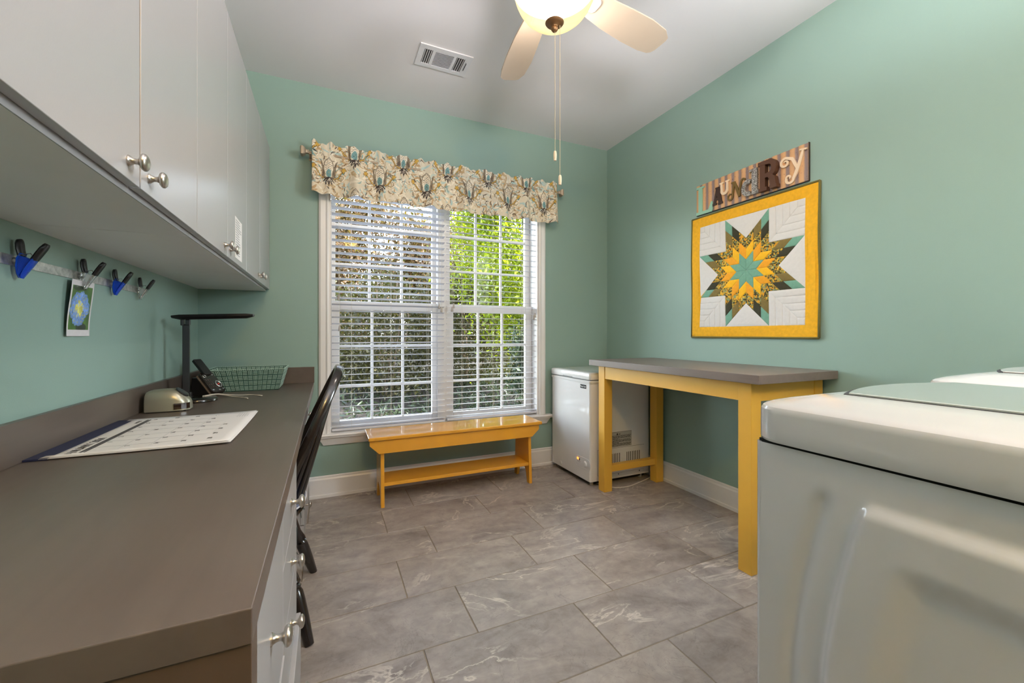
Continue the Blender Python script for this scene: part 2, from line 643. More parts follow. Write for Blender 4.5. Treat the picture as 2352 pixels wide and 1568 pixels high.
# ------------------------------------------------------------------ window
win = bpy.data.objects.new('window_1', None)
COL.objects.link(win)
win.location = (0, YB, 0)
ORG['window_1'] = Vector((0, YB, 0))
struct(win)
mb = MB()
cas = [(0, 0), (0.062, 0), (0.062, 0.010), (0.050, 0.018), (0.020, 0.014), (0.010, 0.020), (0, 0.016)]
mb.prism([(WX0 - a, YB - d) for a, d in cas], 2, 0.42, WZ1 + 0.06)
mb.prism([(WX1 + a, YB - d) for a, d in cas], 2, 0.42, WZ1 + 0.06)
mb.prism([(YB - d, WZ1 + a) for a, d in cas], 0, WX0 - 0.062, WX1 + 0.062)
mb.build('casing', TRIM, win)
mb = MB()
mb.box(WX0, WX0 + 0.012, YB - 0.001, YB + 0.2, WZ0, WZ1)
mb.box(WX1 - 0.012, WX1, YB - 0.001, YB + 0.2, WZ0, WZ1)
mb.box(WX0, WX1, YB - 0.001, YB + 0.2, WZ1 - 0.012, WZ1)
mb.build('jamb', TRIM, win)
MB().prism([(2.985, 0.405), (2.980, 0.414), (2.985, 0.424), (YB + 0.2, 0.424), (YB + 0.2, 0.398), (2.987, 0.398)], 0, -0.060, 1.712).build('window_sill', TRIM, win)
mb = MB()
mb.loft([[(-0.045 + t, yy, z) if False else (x, yy, z) for (x, yy) in ((x0, YB - 0.001), (x1, YB - 0.001), (x1, YB - dy), (x0, YB - dy))]
         for (x0, x1, dy, z) in ((-0.022, 1.672, 0.012, 0.345), (-0.045, 1.697, 0.030, 0.390), (-0.046, 1.698, 0.032, 0.398))])
mb.build('apron', TRIM, win)
MB().box(0.772, 0.868, YB + 0.075, YB + 0.2, WZ0, WZ1).build('mullion', TRIM, win)

def sash(x0, x1, z0, z1, gx0, gx1, gz0, gz1, y, rows):
    mb = MB()
    mb.box(x0, gx0, y, y + 0.035, z0, z1)
    mb.box(gx1, x1, y, y + 0.035, z0, z1)
    mb.box(gx0, gx1, y, y + 0.035, z0, gz0)
    mb.box(gx0, gx1, y, y + 0.035, gz1, z1)
    s = mb.build('sash', TRIM, win, bevel=0.003)
    for i in (1, 2):
        x = gx0 + (gx1 - gx0) * i / 3
        MB().box(x - 0.009, x + 0.009, y + 0.006, y + 0.028, gz0 - 0.004, gz1 + 0.004).build('muntin', TRIM, s, bevel=0.004)
    for z in rows:
        MB().box(gx0 - 0.004, gx1 + 0.004, y + 0.007, y + 0.027, z - 0.009, z + 0.009).build('muntin', TRIM, s, bevel=0.004)
    xs = [gx0 + (gx1 - gx0) * i / 3 for i in range(4)]
    zs = [gz0] + list(rows) + [gz1]
    for i in range(3):
        for j in range(len(zs) - 1):
            MB().box(xs[i] - 0.003, xs[i + 1] + 0.003, y + 0.015, y + 0.018, zs[j] - 0.003, zs[j + 1] + 0.003).build('pane', GLASS, s)

for (a, b_, g0, g1) in ((0.026, 0.775, 0.081, 0.734), (0.865, 1.588, 0.902, 1.530)):
    sash(a, b_, 0.424, 1.322, g0, g1, 0.480, 1.262, YB + 0.095, (0.722, 1.003))
for (a, b_, g0, g1) in ((0.026, 0.775, 0.054, 0.744), (0.865, 1.588, 0.884, 1.545)):
    sash(a, b_, 1.270, 2.187, g0, g1, 1.322, 2.150, YB + 0.137, (1.588, 1.868))

# added window out of view, made up to carry the side fill
w2 = bpy.data.objects.new('added_side_window', None)
COL.objects.link(w2)
w2.location = (XR, 0.15, 1.92)
ORG['added_side_window'] = Vector((XR, 0.15, 1.92))
struct(w2)
mb = MB()
mb.box(XR - 0.016, XR, -0.26, -0.18, 1.44, 2.40).box(XR - 0.016, XR, 0.48, 0.55, 1.44, 2.40).box(XR - 0.016, XR, -0.18, 0.48, 2.34, 2.40).box(XR - 0.016, XR, -0.18, 0.48, 1.44, 1.50)
mb.build('casing', TRIM, w2)
MB().box(XR - 0.006, XR - 0.001, -0.18, 0.48, 1.50, 2.34).build('pane', GLASS, w2)

# ------------------------------------------------------------------ blinds
def blind(name, label, x0, x1, tilt, depth, zbot, yc):
    t = thing(name, label, 'blind', ((x0 + x1) / 2, yc, zbot), group='window blinds')
    MB().box(x0, x1, yc - 0.022, yc + 0.022, 2.135, 2.185).build('headrail', BLIND, t)
    MB().box(x0, x1, yc - 0.024, yc + 0.024, zbot, zbot + 0.016).build('bottom_rail', BLIND, t, bevel=0.003)
    pitch = 0.0440
    n = int((2.12 - zbot - 0.03) / pitch)
    mb = MB()
    P = []
    for k in range(5):
        s = -1 + k / 2
        P.append((s * depth / 2, 0.0022 * (1 - s * s)))
    ca, sa = math.cos(tilt), math.sin(tilt)
    pr = [(a * ca - c * sa, a * sa + c * ca) for a, c in P]
    pr += [(a * ca - (c - 0.0024) * sa, a * sa + (c - 0.0024) * ca) for a, c in P[::-1]]
    mb.prism(pr, 0, x0, x1)
    me = mb.mesh('slat', Vector(((x0 + x1) / 2, 0, 0)))
    me.materials.append(BLIND)
    for k in range(n):
        o = obj('slat', me, None, t)
        o.location = (0, 0, 0.030 + k * pitch)
    ww = x1 - x0
    for fx in (0.16, 0.5, 0.84):
        for dy in (-depth / 2 - 0.001, depth / 2 + 0.001):
            MB().tube([(x0 + ww * fx, yc + dy, zbot + 0.01), (x0 + ww * fx, yc + dy, 2.14)], 0.0008, 5).build('ladder_string', CORD, t)
    return t

bl = blind('window_blind', 'white slatted blind over the left half of the window, slats tilted half open', 0.030, 0.812, math.radians(-9), 0.048, 0.428, YB + 0.033)
br = blind('window_blind', 'white slatted blind over the right half of the window, slats level and open', 0.830, 1.592, math.radians(1.0), 0.026, 0.434, YB + 0.033)
def pull_cord(bt, x, zend, dy=-0.03):
    y = YB + 0.033 + dy
    MB().tube([(x, y, zend + 0.02), (x + 0.001, y, 2.14)], 0.0009, 5).build('pull_cord', CORD, bt)
    MB().lathe([(0.0035, 0.012), (0.005, 0.010), (0.0095, -0.022), (0.008, -0.026)], (x, y, zend), n=12).build('cord_tassel', plain('grey_tassel', srgb(176, 170, 164), 0.5) if 'grey_tassel' not in bpy.data.materials else bpy.data.materials['grey_tassel'], bt, smooth=True)
for x, z in ((0.072, 1.345), (0.078, 1.135), (0.765, 1.305), (0.785, 1.280)):
    pull_cord(bl, x, z)
for x, z in ((0.865, 1.285), (0.878, 1.312), (1.560, 1.235), (1.572, 1.252)):
    pull_cord(br, x, z)

# ------------------------------------------------------------------ valance (damask print kept in the weave)
def paint_valance(W_, H_, px_m):
    w_, h_ = int(W_ * px_m), int(H_ * px_m)
    img = np.zeros((h_, w_, 3))
    img[:] = srgb(222, 210, 188)
    yy, xx = np.mgrid[0:h_, 0:w_]
    X, Y = xx / px_m, yy / px_m          # metres, Y up from hem
    def stroke(pts, wid, col):
        pts = np.array(pts)
        pad = (max(wid) if isinstance(wid, (list, tuple)) else wid)
        x0, x1 = pts[:, 0].min() - pad, pts[:, 0].max() + pad
        y0, y1 = pts[:, 1].min() - pad, pts[:, 1].max() + pad
        i0, i1 = max(0, int(y0 * px_m)), min(h_, int(y1 * px_m) + 2)
        j0, j1 = max(0, int(x0 * px_m)), min(w_, int(x1 * px_m) + 2)
        if i0 >= i1 or j0 >= j1:
            return
        sx, sy = X[i0:i1, j0:j1], Y[i0:i1, j0:j1]
        mask = np.zeros(sx.shape, bool)
        n = len(pts)
        for i in range(n - 1):
            a, b_ = pts[i], pts[i + 1]
            wa = wid[i] if isinstance(wid, (list, tuple)) else wid
            wb = wid[i + 1] if isinstance(wid, (list, tuple)) else wid
            d = b_ - a
            L2 = max((d ** 2).sum(), 1e-9)
            t = np.clip(((sx - a[0]) * d[0] + (sy - a[1]) * d[1]) / L2, 0, 1)
            dist = np.hypot(sx - a[0] - t * d[0], sy - a[1] - t * d[1])
            mask |= dist < (wa + (wb - wa) * t) / 2
        img[i0:i1, j0:j1][mask] = col
    def leaf(x, y, ang, ln, wd, col, bend=0.0):
        n = 9
        pts, ws = [], []
        for i in range(n):
            s = i / (n - 1)
            a = ang + bend * s
            pts.append((x + ln * s * math.cos(a), y + ln * s * math.sin(a)))
            ws.append(max(0.0016, wd * math.sin(PI * min(0.98, 0.08 + 0.92 * s)) ** 0.8))
        stroke(pts, ws, col)
    def scroll(x, y, r, a0, turn, col, w0=0.006):
        n = 26
        pts, ws = [], []
        for i in range(n):
            s = i / (n - 1)
            rr = r * (1 - 0.82 * s)
            a = a0 + turn * s
            pts.append((x + rr * math.cos(a), y + rr * math.sin(a)))
            ws.append(w0 * (1.0 - 0.55 * s))
        stroke(pts, ws, col)
    tan, gold, brown, dk = srgb(190, 158, 118), srgb(206, 164, 74), srgb(104, 88, 74), srgb(62, 50, 46)
    teal, pale, cream, grey = srgb(118, 158, 160), srgb(176, 200, 198), srgb(240, 230, 212), srgb(140, 126, 106)
    for _ in range(900):      # soft ground washes
        x, y = rng.uniform(0, W_), rng.uniform(0, H_)
        leaf(x, y, rng.uniform(0, 2 * PI), rng.uniform(0.03, 0.07), rng.uniform(0.006, 0.016), [pale, cream, srgb(190, 164, 126), srgb(196, 208, 198), tan, srgb(222, 206, 176), cream][rng.integers(7)], rng.uniform(-1, 1))
    for _ in range(420):      # drawn accents
        x, y = rng.uniform(0, W_), rng.uniform(0, H_)
        leaf(x, y, rng.uniform(0, 2 * PI), rng.uniform(0.018, 0.045), rng.uniform(0.003, 0.008), [brown, dk, teal, teal, grey, tan, brown][rng.integers(7)], rng.uniform(-1.2, 1.2))
    per, half = 0.36, 0.17
    def medal(cx, cy, s=1.0):
        for sd in (-1, 1):
            for (r, a0, tn, col, w0) in ((0.072, 0.3, 5.2, tan, 0.011), (0.062, 0.5, 5.4, cream, 0.009), (0.052, 0.2, 5.0, teal, 0.005), (0.074, 0.5, 4.0, dk, 0.0024), (0.045, 0.6, 4.6, tan, 0.006)):
                scroll(cx + sd * 0.085 * s, cy - 0.02 * s, r * s, PI / 2 + sd * a0, sd * tn, col, w0 * s)
            for kk in range(7):
                a = PI / 2 + sd * (0.5 + 0.45 * kk)
                px_, py_ = cx + sd * 0.085 * s + 0.06 * s * math.cos(a), cy - 0.02 * s + 0.06 * s * math.sin(a)
                leaf(px_, py_, a + sd * 0.6, 0.036 * s, 0.010 * s, [cream, tan, pale, grey][kk % 4], sd * 0.7)
                leaf(px_, py_, a + sd * 0.6, 0.030 * s, 0.003 * s, dk if kk % 2 else grey, sd * 0.7)
            for kk in range(5):
                leaf(cx + sd * 0.045 * s, cy + (0.02 - 0.02 * kk) * s, PI / 2 + sd * (0.2 + 0.16 * kk), 0.055 * s, 0.013 * s, brown if kk % 2 else grey, -sd * 0.5)
            stroke([(cx + sd * 0.03 * s, cy - 0.05 * s), (cx + sd * 0.06 * s, cy - 0.035 * s), (cx + sd * 0.085 * s, cy + 0.0 * s), (cx + sd * 0.10 * s, cy + 0.012 * s)], [0.009 * s, 0.012 * s, 0.010 * s, 0.008 * s], dk)
            stroke([(cx + sd * 0.035 * s, cy - 0.048 * s), (cx + sd * 0.062 * s, cy - 0.032 * s), (cx + sd * 0.085 * s, cy + 0.002 * s), (cx + sd * 0.10 * s, cy + 0.014 * s)], 0.006 * s, gold)
            for a in (0.2, 1.2, 2.2, 3.4, 4.6):
                leaf(cx + sd * 0.104 * s, cy + 0.018 * s, a, 0.020 * s, 0.013 * s, dk)
            for a in (0.2, 1.2, 2.2, 3.4, 4.6):
                leaf(cx + sd * 0.104 * s, cy + 0.018 * s, a, 0.017 * s, 0.010 * s, gold)
        leaf(cx, cy - 0.035 * s, PI / 2, 0.125 * s, 0.070 * s, grey)
        leaf(cx, cy - 0.030 * s, PI / 2, 0.112 * s, 0.058 * s, cream)
        for kk in range(-4, 9):
            for dg_ in (-1, 1):
                x0_, y0_ = cx - 0.03 * s, cy - 0.03 * s + kk * 0.014 * s
                pts = [(x0_ + 0.06 * s * t_, y0_ + (dg_ * 0.045 * t_ + (0.045 if dg_ < 0 else 0)) * s) for t_ in np.linspace(0, 1, 12)]
                pts = [p for p in pts if abs(p[0] - cx) < 0.026 * s * math.sin(PI * max(0, min(1, (p[1] - cy + 0.03 * s) / (0.112 * s)))) ** 0.7]
                if len(pts) > 1:
                    stroke(pts, 0.0022 * s, tan if kk % 2 else brown)
        leaf(cx, cy - 0.045 * s, PI / 2, 0.060 * s, 0.044 * s, cream)
        leaf(cx, cy - 0.042 * s, PI / 2, 0.052 * s, 0.036 * s, teal)
        for dx, dy in ((0, 0.0), (-0.008, -0.012), (0.008, -0.012), (0, -0.022)):
            stroke([(cx + dx * s, cy - 0.010 * s + dy * s), (cx + dx * s + 0.001, cy - 0.010 * s + dy * s)], 0.004 * s, dk)
        for a in (-0.9, -0.45, 0, 0.45, 0.9):
            leaf(cx, cy - 0.045 * s, -PI / 2 + a, 0.062 * s * (1 - 0.25 * abs(a)), 0.015 * s, dk)
            leaf(cx, cy - 0.050 * s, -PI / 2 + a, 0.036 * s, 0.003 * s, cream)
    for i in range(-1, int(W_ / per) + 2):
        x = 0.09 + i * per + 0.02
        medal(x + per / 2, 0.300)
        medal(x + per / 2, -0.045)
        for kk in range(6):
            leaf(x + per / 4, 0.05 + 0.045 * kk, PI / 2 + (0.9 if kk % 2 else -0.9), 0.05, 0.014, [tan, gold, teal, grey, tan, pale][kk], 0.6)
            leaf(x - per / 4, 0.06 + 0.045 * kk, PI / 2 + (-0.9 if kk % 2 else 0.9), 0.05, 0.014, [grey, tan, pale, tan, teal, tan][kk], -0.6)
        medal(x, 0.155)
    for _ in range(90):
        x, y = rng.uniform(0, W_), rng.uniform(0, H_)
        stroke([(x, y), (x + 0.001, y)], rng.uniform(0.004, 0.008), [tan, gold, teal, brown][rng.integers(4)])
    return img

vt = thing('window_valance', 'gathered floral damask valance in cream, brown, teal and gold above the window', 'valance', (0.82, 2.955, 2.0))
VX0, VX1, VZ0, VZ1 = -0.088, 1.728, 1.995, 2.330
CW = 2.05
pxm = 340.0
img = paint_valance(CW, VZ1 - VZ0 + 0.03, pxm)
nc, nr = 640, 112
P = []
cols = np.zeros((nr, nc, 3))
for i in range(nr):
    s = i / (nr - 1)
    row = []
    for j in range(nc):
        u = j / (nc - 1)
        x = VX0 + (VX1 - VX0) * u
        ph = 2 * PI * u
        wav = 0.55 * math.sin(ph * 7.3 + 0.8) + 0.35 * math.sin(ph * 12.1 + 2.1 + 1.2 * math.sin(ph * 2)) + 0.22 * math.sin(ph * 21.7 + 0.3)
        gat = math.sin(ph * 46 + 3 * math.sin(ph * 3)) * 0.5 + math.sin(ph * 31 + 1)
        near_rod = math.exp(-((s - 0.80) / 0.10) ** 2)
        amp = 0.030 * (1 - s) ** 0.8 + 0.004
        y = 2.948 - 0.018 * (1 - s) - amp * wav - gat * (0.0035 * near_rod + 0.0030 * max(0, s - 0.86) / 0.14) + 0.006 * near_rod
        if s > 0.86:
            y -= 0.006 * (s - 0.86) / 0.14
        z = VZ0 + (VZ1 - VZ0) * s
        if s > 0.9:
            z += (0.010 * math.sin(ph * 14 + 1.0 + 2 * math.sin(ph * 2.3)) + 0.005 * math.sin(ph * 37)) * (s - 0.9) / 0.1
        z += 0.010 * wav * (1 - s) ** 3 * 0.7
        row.append((x, y, z))
        ii = min(img.shape[0] - 1, int(s * (VZ1 - VZ0) * pxm))
        jj = min(img.shape[1] - 1, int((u + 0.002 * gat * (0.3 + near_rod)) * CW * pxm) if u < 0.995 else int(u * CW * pxm) - 1)
        cols[i, j] = img[ii, max(0, jj)]
    P.append(row)
mb = MB().grid(P)
# side return at the left end, back to the wall
off = ORG[vt.name]
me = bpy.data.meshes.new('fabric')
me.from_pydata([(p[0] - off[0], p[1] - off[1], p[2] - off[2]) for p in mb.v], [], mb.f)
ca = me.color_attributes.new('print', 'FLOAT_COLOR', 'POINT')
cc = np.ones((nr * nc, 4), dtype=np.float32)
cc[:, :3] = cols.reshape(-1, 3)
ca.data.foreach_set('color', cc.ravel())
for p in me.polygons:
    p.use_smooth = True
fo = obj('fabric', me, CLOTH, vt)
md = fo.modifiers.new('thick', 'SOLIDIFY')
md.thickness = 0.0022
md.offset = 1.0
rodm = plain('taupe_rod_metal', srgb(176, 158, 138), 0.4, metal=0.5, var=0.06)
rod = thing('curtain_rod', 'thin taupe curtain rod with square finials holding the valance', 'curtain rod', (0.82, 2.957, 2.262))
RZ, RY = 2.262, 2.957
MB().tube([(-0.11, RY, RZ), (1.745, RY, RZ)], 0.0075, 10).build('pole', rodm, rod, smooth=False)
for sx, x0 in ((-1, -0.105), (1, 1.742)):
    fb = MB()
    rings = []
    for r_, h_ in ((0.010, 0), (0.013, 0.004), (0.009, 0.010), (0.011, 0.018), (0.021, 0.026), (0.026, 0.034), (0.026, 0.046), (0.020, 0.051)):
        rings.append([(x0 + sx * h_, RY + a * r_, RZ + b_ * r_) for a, b_ in ((-1, -1), (1, -1), (1, 1), (-1, 1))])
    fb.loft(rings).build('finial', rodm, rod, bevel=0.002)
for x in (-0.098, 1.736):
    MB().box(x - 0.006, x + 0.006, RY - 0.004, YB, RZ - 0.012, RZ - 0.004).box(x - 0.009, x + 0.009, YB - 0.004, YB, RZ - 0.030, RZ + 0.022).build('bracket', rodm, rod)

# ------------------------------------------------------------------ ceiling fan
FX, FY = 0.800, 1.380
fan = thing('ceiling_fan', 'white five-blade ceiling fan with a glowing alabaster glass bowl light', 'ceiling fan', (FX, FY, H))
FANW = plain('fan_white_enamel', srgb(214, 206, 196), 0.4, var=0.01)
BRONZE = plain('aged_bronze', srgb(120, 86, 54), 0.42, metal=0.7, var=0.12, vscale=30)
o = MB().lathe([(0.072, H), (0.072, H - 0.02), (0.055, H - 0.05), (0.018, H - 0.062)], (FX, FY, 0), n=28).build('canopy', FANW, fan, smooth=True)
MB().lathe([(0.013, H - 0.05), (0.013, 2.585)], (FX, FY, 0), n=16).build('downrod', FANW, fan, smooth=True)
smooth_angle(MB().lathe([(0.03, 2.60), (0.10, 2.585), (0.135, 2.555), (0.135, 2.50), (0.12, 2.475), (0.075, 2.465), (0.07, 2.43), (0.055, 2.425)], (FX, FY, 0), n=36).build('motor_housing', FANW, fan))
prof = [(0.158, 2.418), (0.157, 2.405), (0.150, 2.380), (0.139, 2.355), (0.122, 2.331), (0.099, 2.310), (0.068, 2.295), (0.035, 2.287), (0.012, 2.285)]
mbb = MB()
nn = 48
vv = []
for r_, h_ in prof:
    for k in range(nn):
        t_ = 2 * PI * k / nn
        vv.append((FX + r_ * math.cos(t_), FY + r_ * math.sin(t_), h_))
ff = [(i * nn + k, i * nn + (k + 1) % nn, (i + 1) * nn + (k + 1) % nn, (i + 1) * nn + k) for i in range(len(prof) - 1) for k in range(nn)]
mbb.add(vv, ff)
mbb.build('glass_bowl', BOWL, fan, smooth=True)
smooth_angle(MB().lathe([(0.055, 2.440), (0.150, 2.432), (0.161, 2.424), (0.161, 2.419), (0.05, 2.428)], (FX, FY, 0), n=48).build('bowl_ring', FANW, fan))
smooth_angle(MB().lathe([(0.006, 2.292), (0.034, 2.290), (0.036, 2.286), (0.033, 2.282), (0.026, 2.277), (0.014, 2.274), (0.012, 2.270), (0.014, 2.266), (0.013, 2.260), (0.008, 2.253), (0.002, 2.250)], (FX, FY, 0), n=28).build('finial', BRONZE, fan), 50)
fl = bpy.data.lights.new('fan_bulb', 'POINT')
fl.energy = FAN_WATT
fl.color = (0.98, 0.94, 1.0)
fl.shadow_soft_size = 0.055
flo = bpy.data.objects.new('fan_bulb', fl)
COL.objects.link(flo)
flo.parent = fan
flo.location = (0, 0, 2.345 - H)
# one blade built, four copied
def blade_pts():
    pts = []
    top = [(0.165, 0.048), (0.22, 0.060), (0.32, 0.070), (0.45, 0.074), (0.56, 0.070), (0.615, 0.060)]
    bot = [(0.640, -0.045), (0.600, -0.066), (0.50, -0.072), (0.38, -0.064), (0.26, -0.052), (0.165, -0.046)]
    tip = [(0.632, 0.048), (0.640, 0.030), (0.644, -0.010), (0.645, -0.030)]
    return top + tip + bot
bp_ = blade_pts()
for k in range(5):
    a = math.radians(9.5 + 72 * k)
    pit = math.radians(-11)
    if k == 0:
        n_ = len(bp_)
        mb = MB()
        up = [(x, y, 0.0035) for x, y in bp_]
        dn = [(x, y, -0.0035) for x, y in bp_]
        mb.add(up + dn, [tuple(range(n_ - 1, -1, -1)), tuple(range(n_, 2 * n_))] + [(i, (i + 1) % n_, n_ + (i + 1) % n_, n_ + i) for i in range(n_)])
        blade = mb.build('blade', plain('warm_tinted_blade', srgb(186, 168, 148), 0.45, var=0.03), fan, local=True)  # off-white blade with the lamp's warm cast put into its colour
        mi = MB()
        mi.loft([rrect(0.150, 0.232, -0.030, 0.030, 0.018, z, 4) for z in (-0.0036, -0.010)])
        mi.loft([rrect(0.158, 0.224, -0.021, 0.021, 0.012, z, 4) for z in (-0.010, -0.013)])
        mi.box(0.085, 0.160, -0.014, 0.014, -0.014, -0.004)
        iron = mi.build('blade_iron', FANW, blade, local=True, bevel=0.0015)
    else:
        blade = copy_tree(blade0, fan)
    if k == 0:
        blade0 = blade
    blade.location = (0, 0, 2.452 - H)
    blade.rotation_euler = (Matrix.Rotation(a, 3, 'Z') @ Matrix.Rotation(pit, 3, 'X')).to_euler()
CHN = plain('chain_brass', srgb(216, 196, 160), 0.4, metal=0.5)
PEND = plain('pull_pendant_white', srgb(224, 204, 178), 0.5)
for (cx_, cy_, z0, z1) in ((0.801, 1.378, 2.252, 1.793), (0.8185, 1.3705, 2.276, 1.700)):
    mb = MB()
    z = z0
    while z > z1:
        mb.lathe([(0.0004, z), (0.0015, z - 0.0009), (0.0015, z - 0.0021), (0.0004, z - 0.003)], (cx_, cy_, 0), n=6)
        z -= 0.0042
    mb.tube([(cx_, cy_, z0), (cx_, cy_, z1)], 0.0005, 4)
    ch = mb.build('pull_chain', CHN, fan)
    MB().lathe([(0.0022, z1), (0.0055, z1 - 0.003), (0.0068, z1 - 0.014), (0.0064, z1 - 0.028), (0.0052, z1 - 0.038), (0.001, z1 - 0.039)], (cx_, cy_, 0), n=8).build('pull_pendant', PEND, ch, bevel=0.0006)

# assumed lamp over the passage behind the camera, unseen, added for its warm light
hall = thing('assumed_ceiling_light', 'assumed round flush ceiling light, unseen in the passage behind the viewer, added for warm light', 'ceiling light', (0.35, -0.86, H))
smooth_angle(MB().lathe([(0.17, H), (0.17, H - 0.02), (0.155, H - 0.03)], (0.35, -0.86, 0), n=36).build('base', FANW, hall))
pr2 = [(0.155, H - 0.03), (0.15, H - 0.055), (0.12, H - 0.085), (0.07, H - 0.10), (0.01, H - 0.105)]
mb = MB()
vv = [(0.35 + r_ * math.cos(2 * PI * k / 36), -0.86 + r_ * math.sin(2 * PI * k / 36), h_) for r_, h_ in pr2 for k in range(36)]
mb.add(vv, [(i * 36 + k, i * 36 + (k + 1) % 36, (i + 1) * 36 + (k + 1) % 36, (i + 1) * 36 + k) for i in range(4) for k in range(36)])
mb.build('shade', BOWL, hall, smooth=True)
hl = bpy.data.lights.new('assumed_hall_bulb', 'POINT')
hl.energy = ASSUMED_HALL_WATT
hl.color = (1.0, 0.64, 0.16)
hl.shadow_soft_size = 0.10
hlo = bpy.data.objects.new('assumed_hall_bulb', hl)
COL.objects.link(hlo)
hlo.parent = hall
hlo.location = (0, 0, -0.13)

# added uplighter, unseen behind the camera, invented to brighten the ceiling
TX, TY = 0.40, -0.22
tor_ = thing('added_uplighter', 'added white uplighter behind the viewer, there to fill the ceiling with light', 'floor lamp', (TX, TY, 0))
smooth_angle(MB().lathe([(0.13, 0), (0.13, 0.015), (0.10, 0.026), (0.015, 0.034)], (TX, TY, 0), n=32).build('base', FANW, tor_))
MB().lathe([(0.012, 0.03), (0.012, 1.72)], (TX, TY, 0), n=14).build('pole', FANW, tor_, smooth=True)
smooth_angle(MB().lathe([(0.02, 1.70), (0.07, 1.715), (0.13, 1.75), (0.17, 1.80), (0.165, 1.802), (0.12, 1.757), (0.06, 1.725), (0.02, 1.72)], (TX, TY, 0), n=36).build('bowl', FANW, tor_))
tl_ = bpy.data.lights.new('added_ceiling_fill', 'SPOT')
tl_.energy = CEIL_FILL_WATT
tl_.color = (0.93, 0.93, 1.0)
tl_.spot_size = math.radians(168)
tl_.spot_blend = 0.25
tl_.shadow_soft_size = 0.17
tlo = bpy.data.objects.new('added_ceiling_fill', tl_)
COL.objects.link(tlo)
tlo.parent = tor_
tlo.location = (0, 0, 1.815)
tlo.rotation_euler = (PI, 0, 0)

# ------------------------------------------------------------------ ceiling vent
vent = thing('ceiling_vent', 'white metal air register with three louvre banks in the ceiling', 'vent', (0.640, 2.430, H))
VENT = plain('vent_white_enamel', srgb(226, 224, 226), 0.4, var=0.01)
vx0, vx1, vy0, vy1 = 0.484, 0.797, 2.332, 2.528
mb = MB()
ix0, ix1, iy0, iy1 = 0.515, 0.758, 2.366, 2.500
for (a, b_, c_, d_) in ((vx0, ix0, vy0, vy1), (ix1, vx1, vy0, vy1), (ix0, ix1, vy0, iy0), (ix0, ix1, iy1, vy1), (0.563, 0.580, iy0, iy1), (0.690, 0.706, iy0, iy1)):
    mb.box(a, b_, c_, d_, H - 0.008, H - 0.001)
mb.build('frame', VENT, vent)
MB().box(ix0 - 0.002, ix1 + 0.002, iy0 - 0.002, iy1 + 0.002, H - 0.0015, H).build('duct_opening', plain('duct_grey', srgb(84, 82, 80), 0.8), vent)
for k in range(12):
    y = iy0 + 0.003 + (iy1 - iy0) * k / 12
    MB().prism([(y, H - 0.0085), (y + 0.0075, H - 0.006), (y + 0.0075, H - 0.0045), (y, H - 0.007)], 0, 0.580, 0.690).build('louvre', VENT, vent)
for x0, x1, sg in ((ix0, 0.563, 1), (0.706, ix1, -1)):
    for k in range(4):
        x = x0 + 0.003 + (x1 - x0) * k / 4
        MB().prism([(x, H - 0.0085), (x + 0.0045, H - 0.0025), (x + 0.006, H - 0.0025), (x + 0.0015, H - 0.0085)], 1, iy0, iy1).build('louvre', VENT, vent)
MB().box(0.770, 0.773, 2.395, 2.465, H - 0.013, H - 0.006).build('damper_lever', DKGREY, vent)
for x in (0.497, 0.784):
    MB().lathe([(0.004, H - 0.0095), (0.004, H - 0.008)], (x, 2.43, 0), n=10).build('screw', VENT, vent)

# ------------------------------------------------------------------ upper cabinets
def knob(parent, x, y, z, mat=NICK, s=1.0):
    """oval-headed knob sticking out along +X"""
    pr = [(0.0100, 0.0), (0.0100, 0.002), (0.0075, 0.004), (0.0055, 0.008), (0.0050, 0.013), (0.0070, 0.017), (0.0135, 0.0195), (0.0160, 0.0225), (0.0158, 0.0255), (0.0130, 0.0285), (0.0075, 0.0305), (0.001, 0.0312)]
    o = MB().lathe([(r * s, x + h * s) for r, h in pr], (0, y, z), axis='x', n=22).build('knob', mat, parent)
    smooth_angle(o, 50)
    return o

def upper(y0, y1, label, gap=0.003):
    t = thing('wall_cabinet', label, 'cabinet', (XL, (y0 + y1) / 2, 1.36), group='white wall cabinets over the desk')
    xb = -0.356
    mb = MB()
    mb.box(XL, xb, y0 + 0.0012, y1 - 0.0012, 1.361, 2.28)
    mb.build('body', CABIN, t, bevel=0.0012)
    MB().box(xb - 0.001, xb + 0.0015, y0 + 0.0012, y1 - 0.0012, 1.361, 1.378).build('edge_strip', CAB, t)
    ym = (y0 + y1) / 2
    for i, (a, b_) in enumerate(((y0 + gap / 2, ym - gap / 2), (ym + gap / 2, y1 - gap / 2))):
        d = MB().box(xb + 0.0025, -0.3345, a, b_, 1.373, 2.279).build('door', CAB, t, bevel=0.0012)
        knob(d, -0.3345, (b_ - 0.050) if i == 0 else (a + 0.040), 1.407)
    return t

u1 = upper(0.647, 1.427, 'white two-door wall cabinet nearest the viewer, its doors slightly apart', 0.007)
u2 = upper(1.427, 2.207, 'white two-door wall cabinet with a paper list taped to its door')
u3 = upper(2.207, 3.026, 'white two-door wall cabinet at the far end against the window wall')
# printed list taped on a cabinet door
pl = thing('paper_list', 'small printed paper list taped to a white wall cabinet door', 'paper', (-0.334, 2.02, 1.478))
MB().box(-0.3343, -0.3336, 1.952, 2.091, 1.395, 1.560).build('sheet', PAPER, pl)
mb = MB()
for k in range(15):
    z = 1.548 - k * 0.0098
    mb.box(-0.3336, -0.3334, 1.962, 1.962 + random.uniform(0.06, 0.115), z - 0.0018, z + 0.0018)
mb.build('text_lines', plain('faint_ink', srgb(150, 148, 150), 0.8), pl)

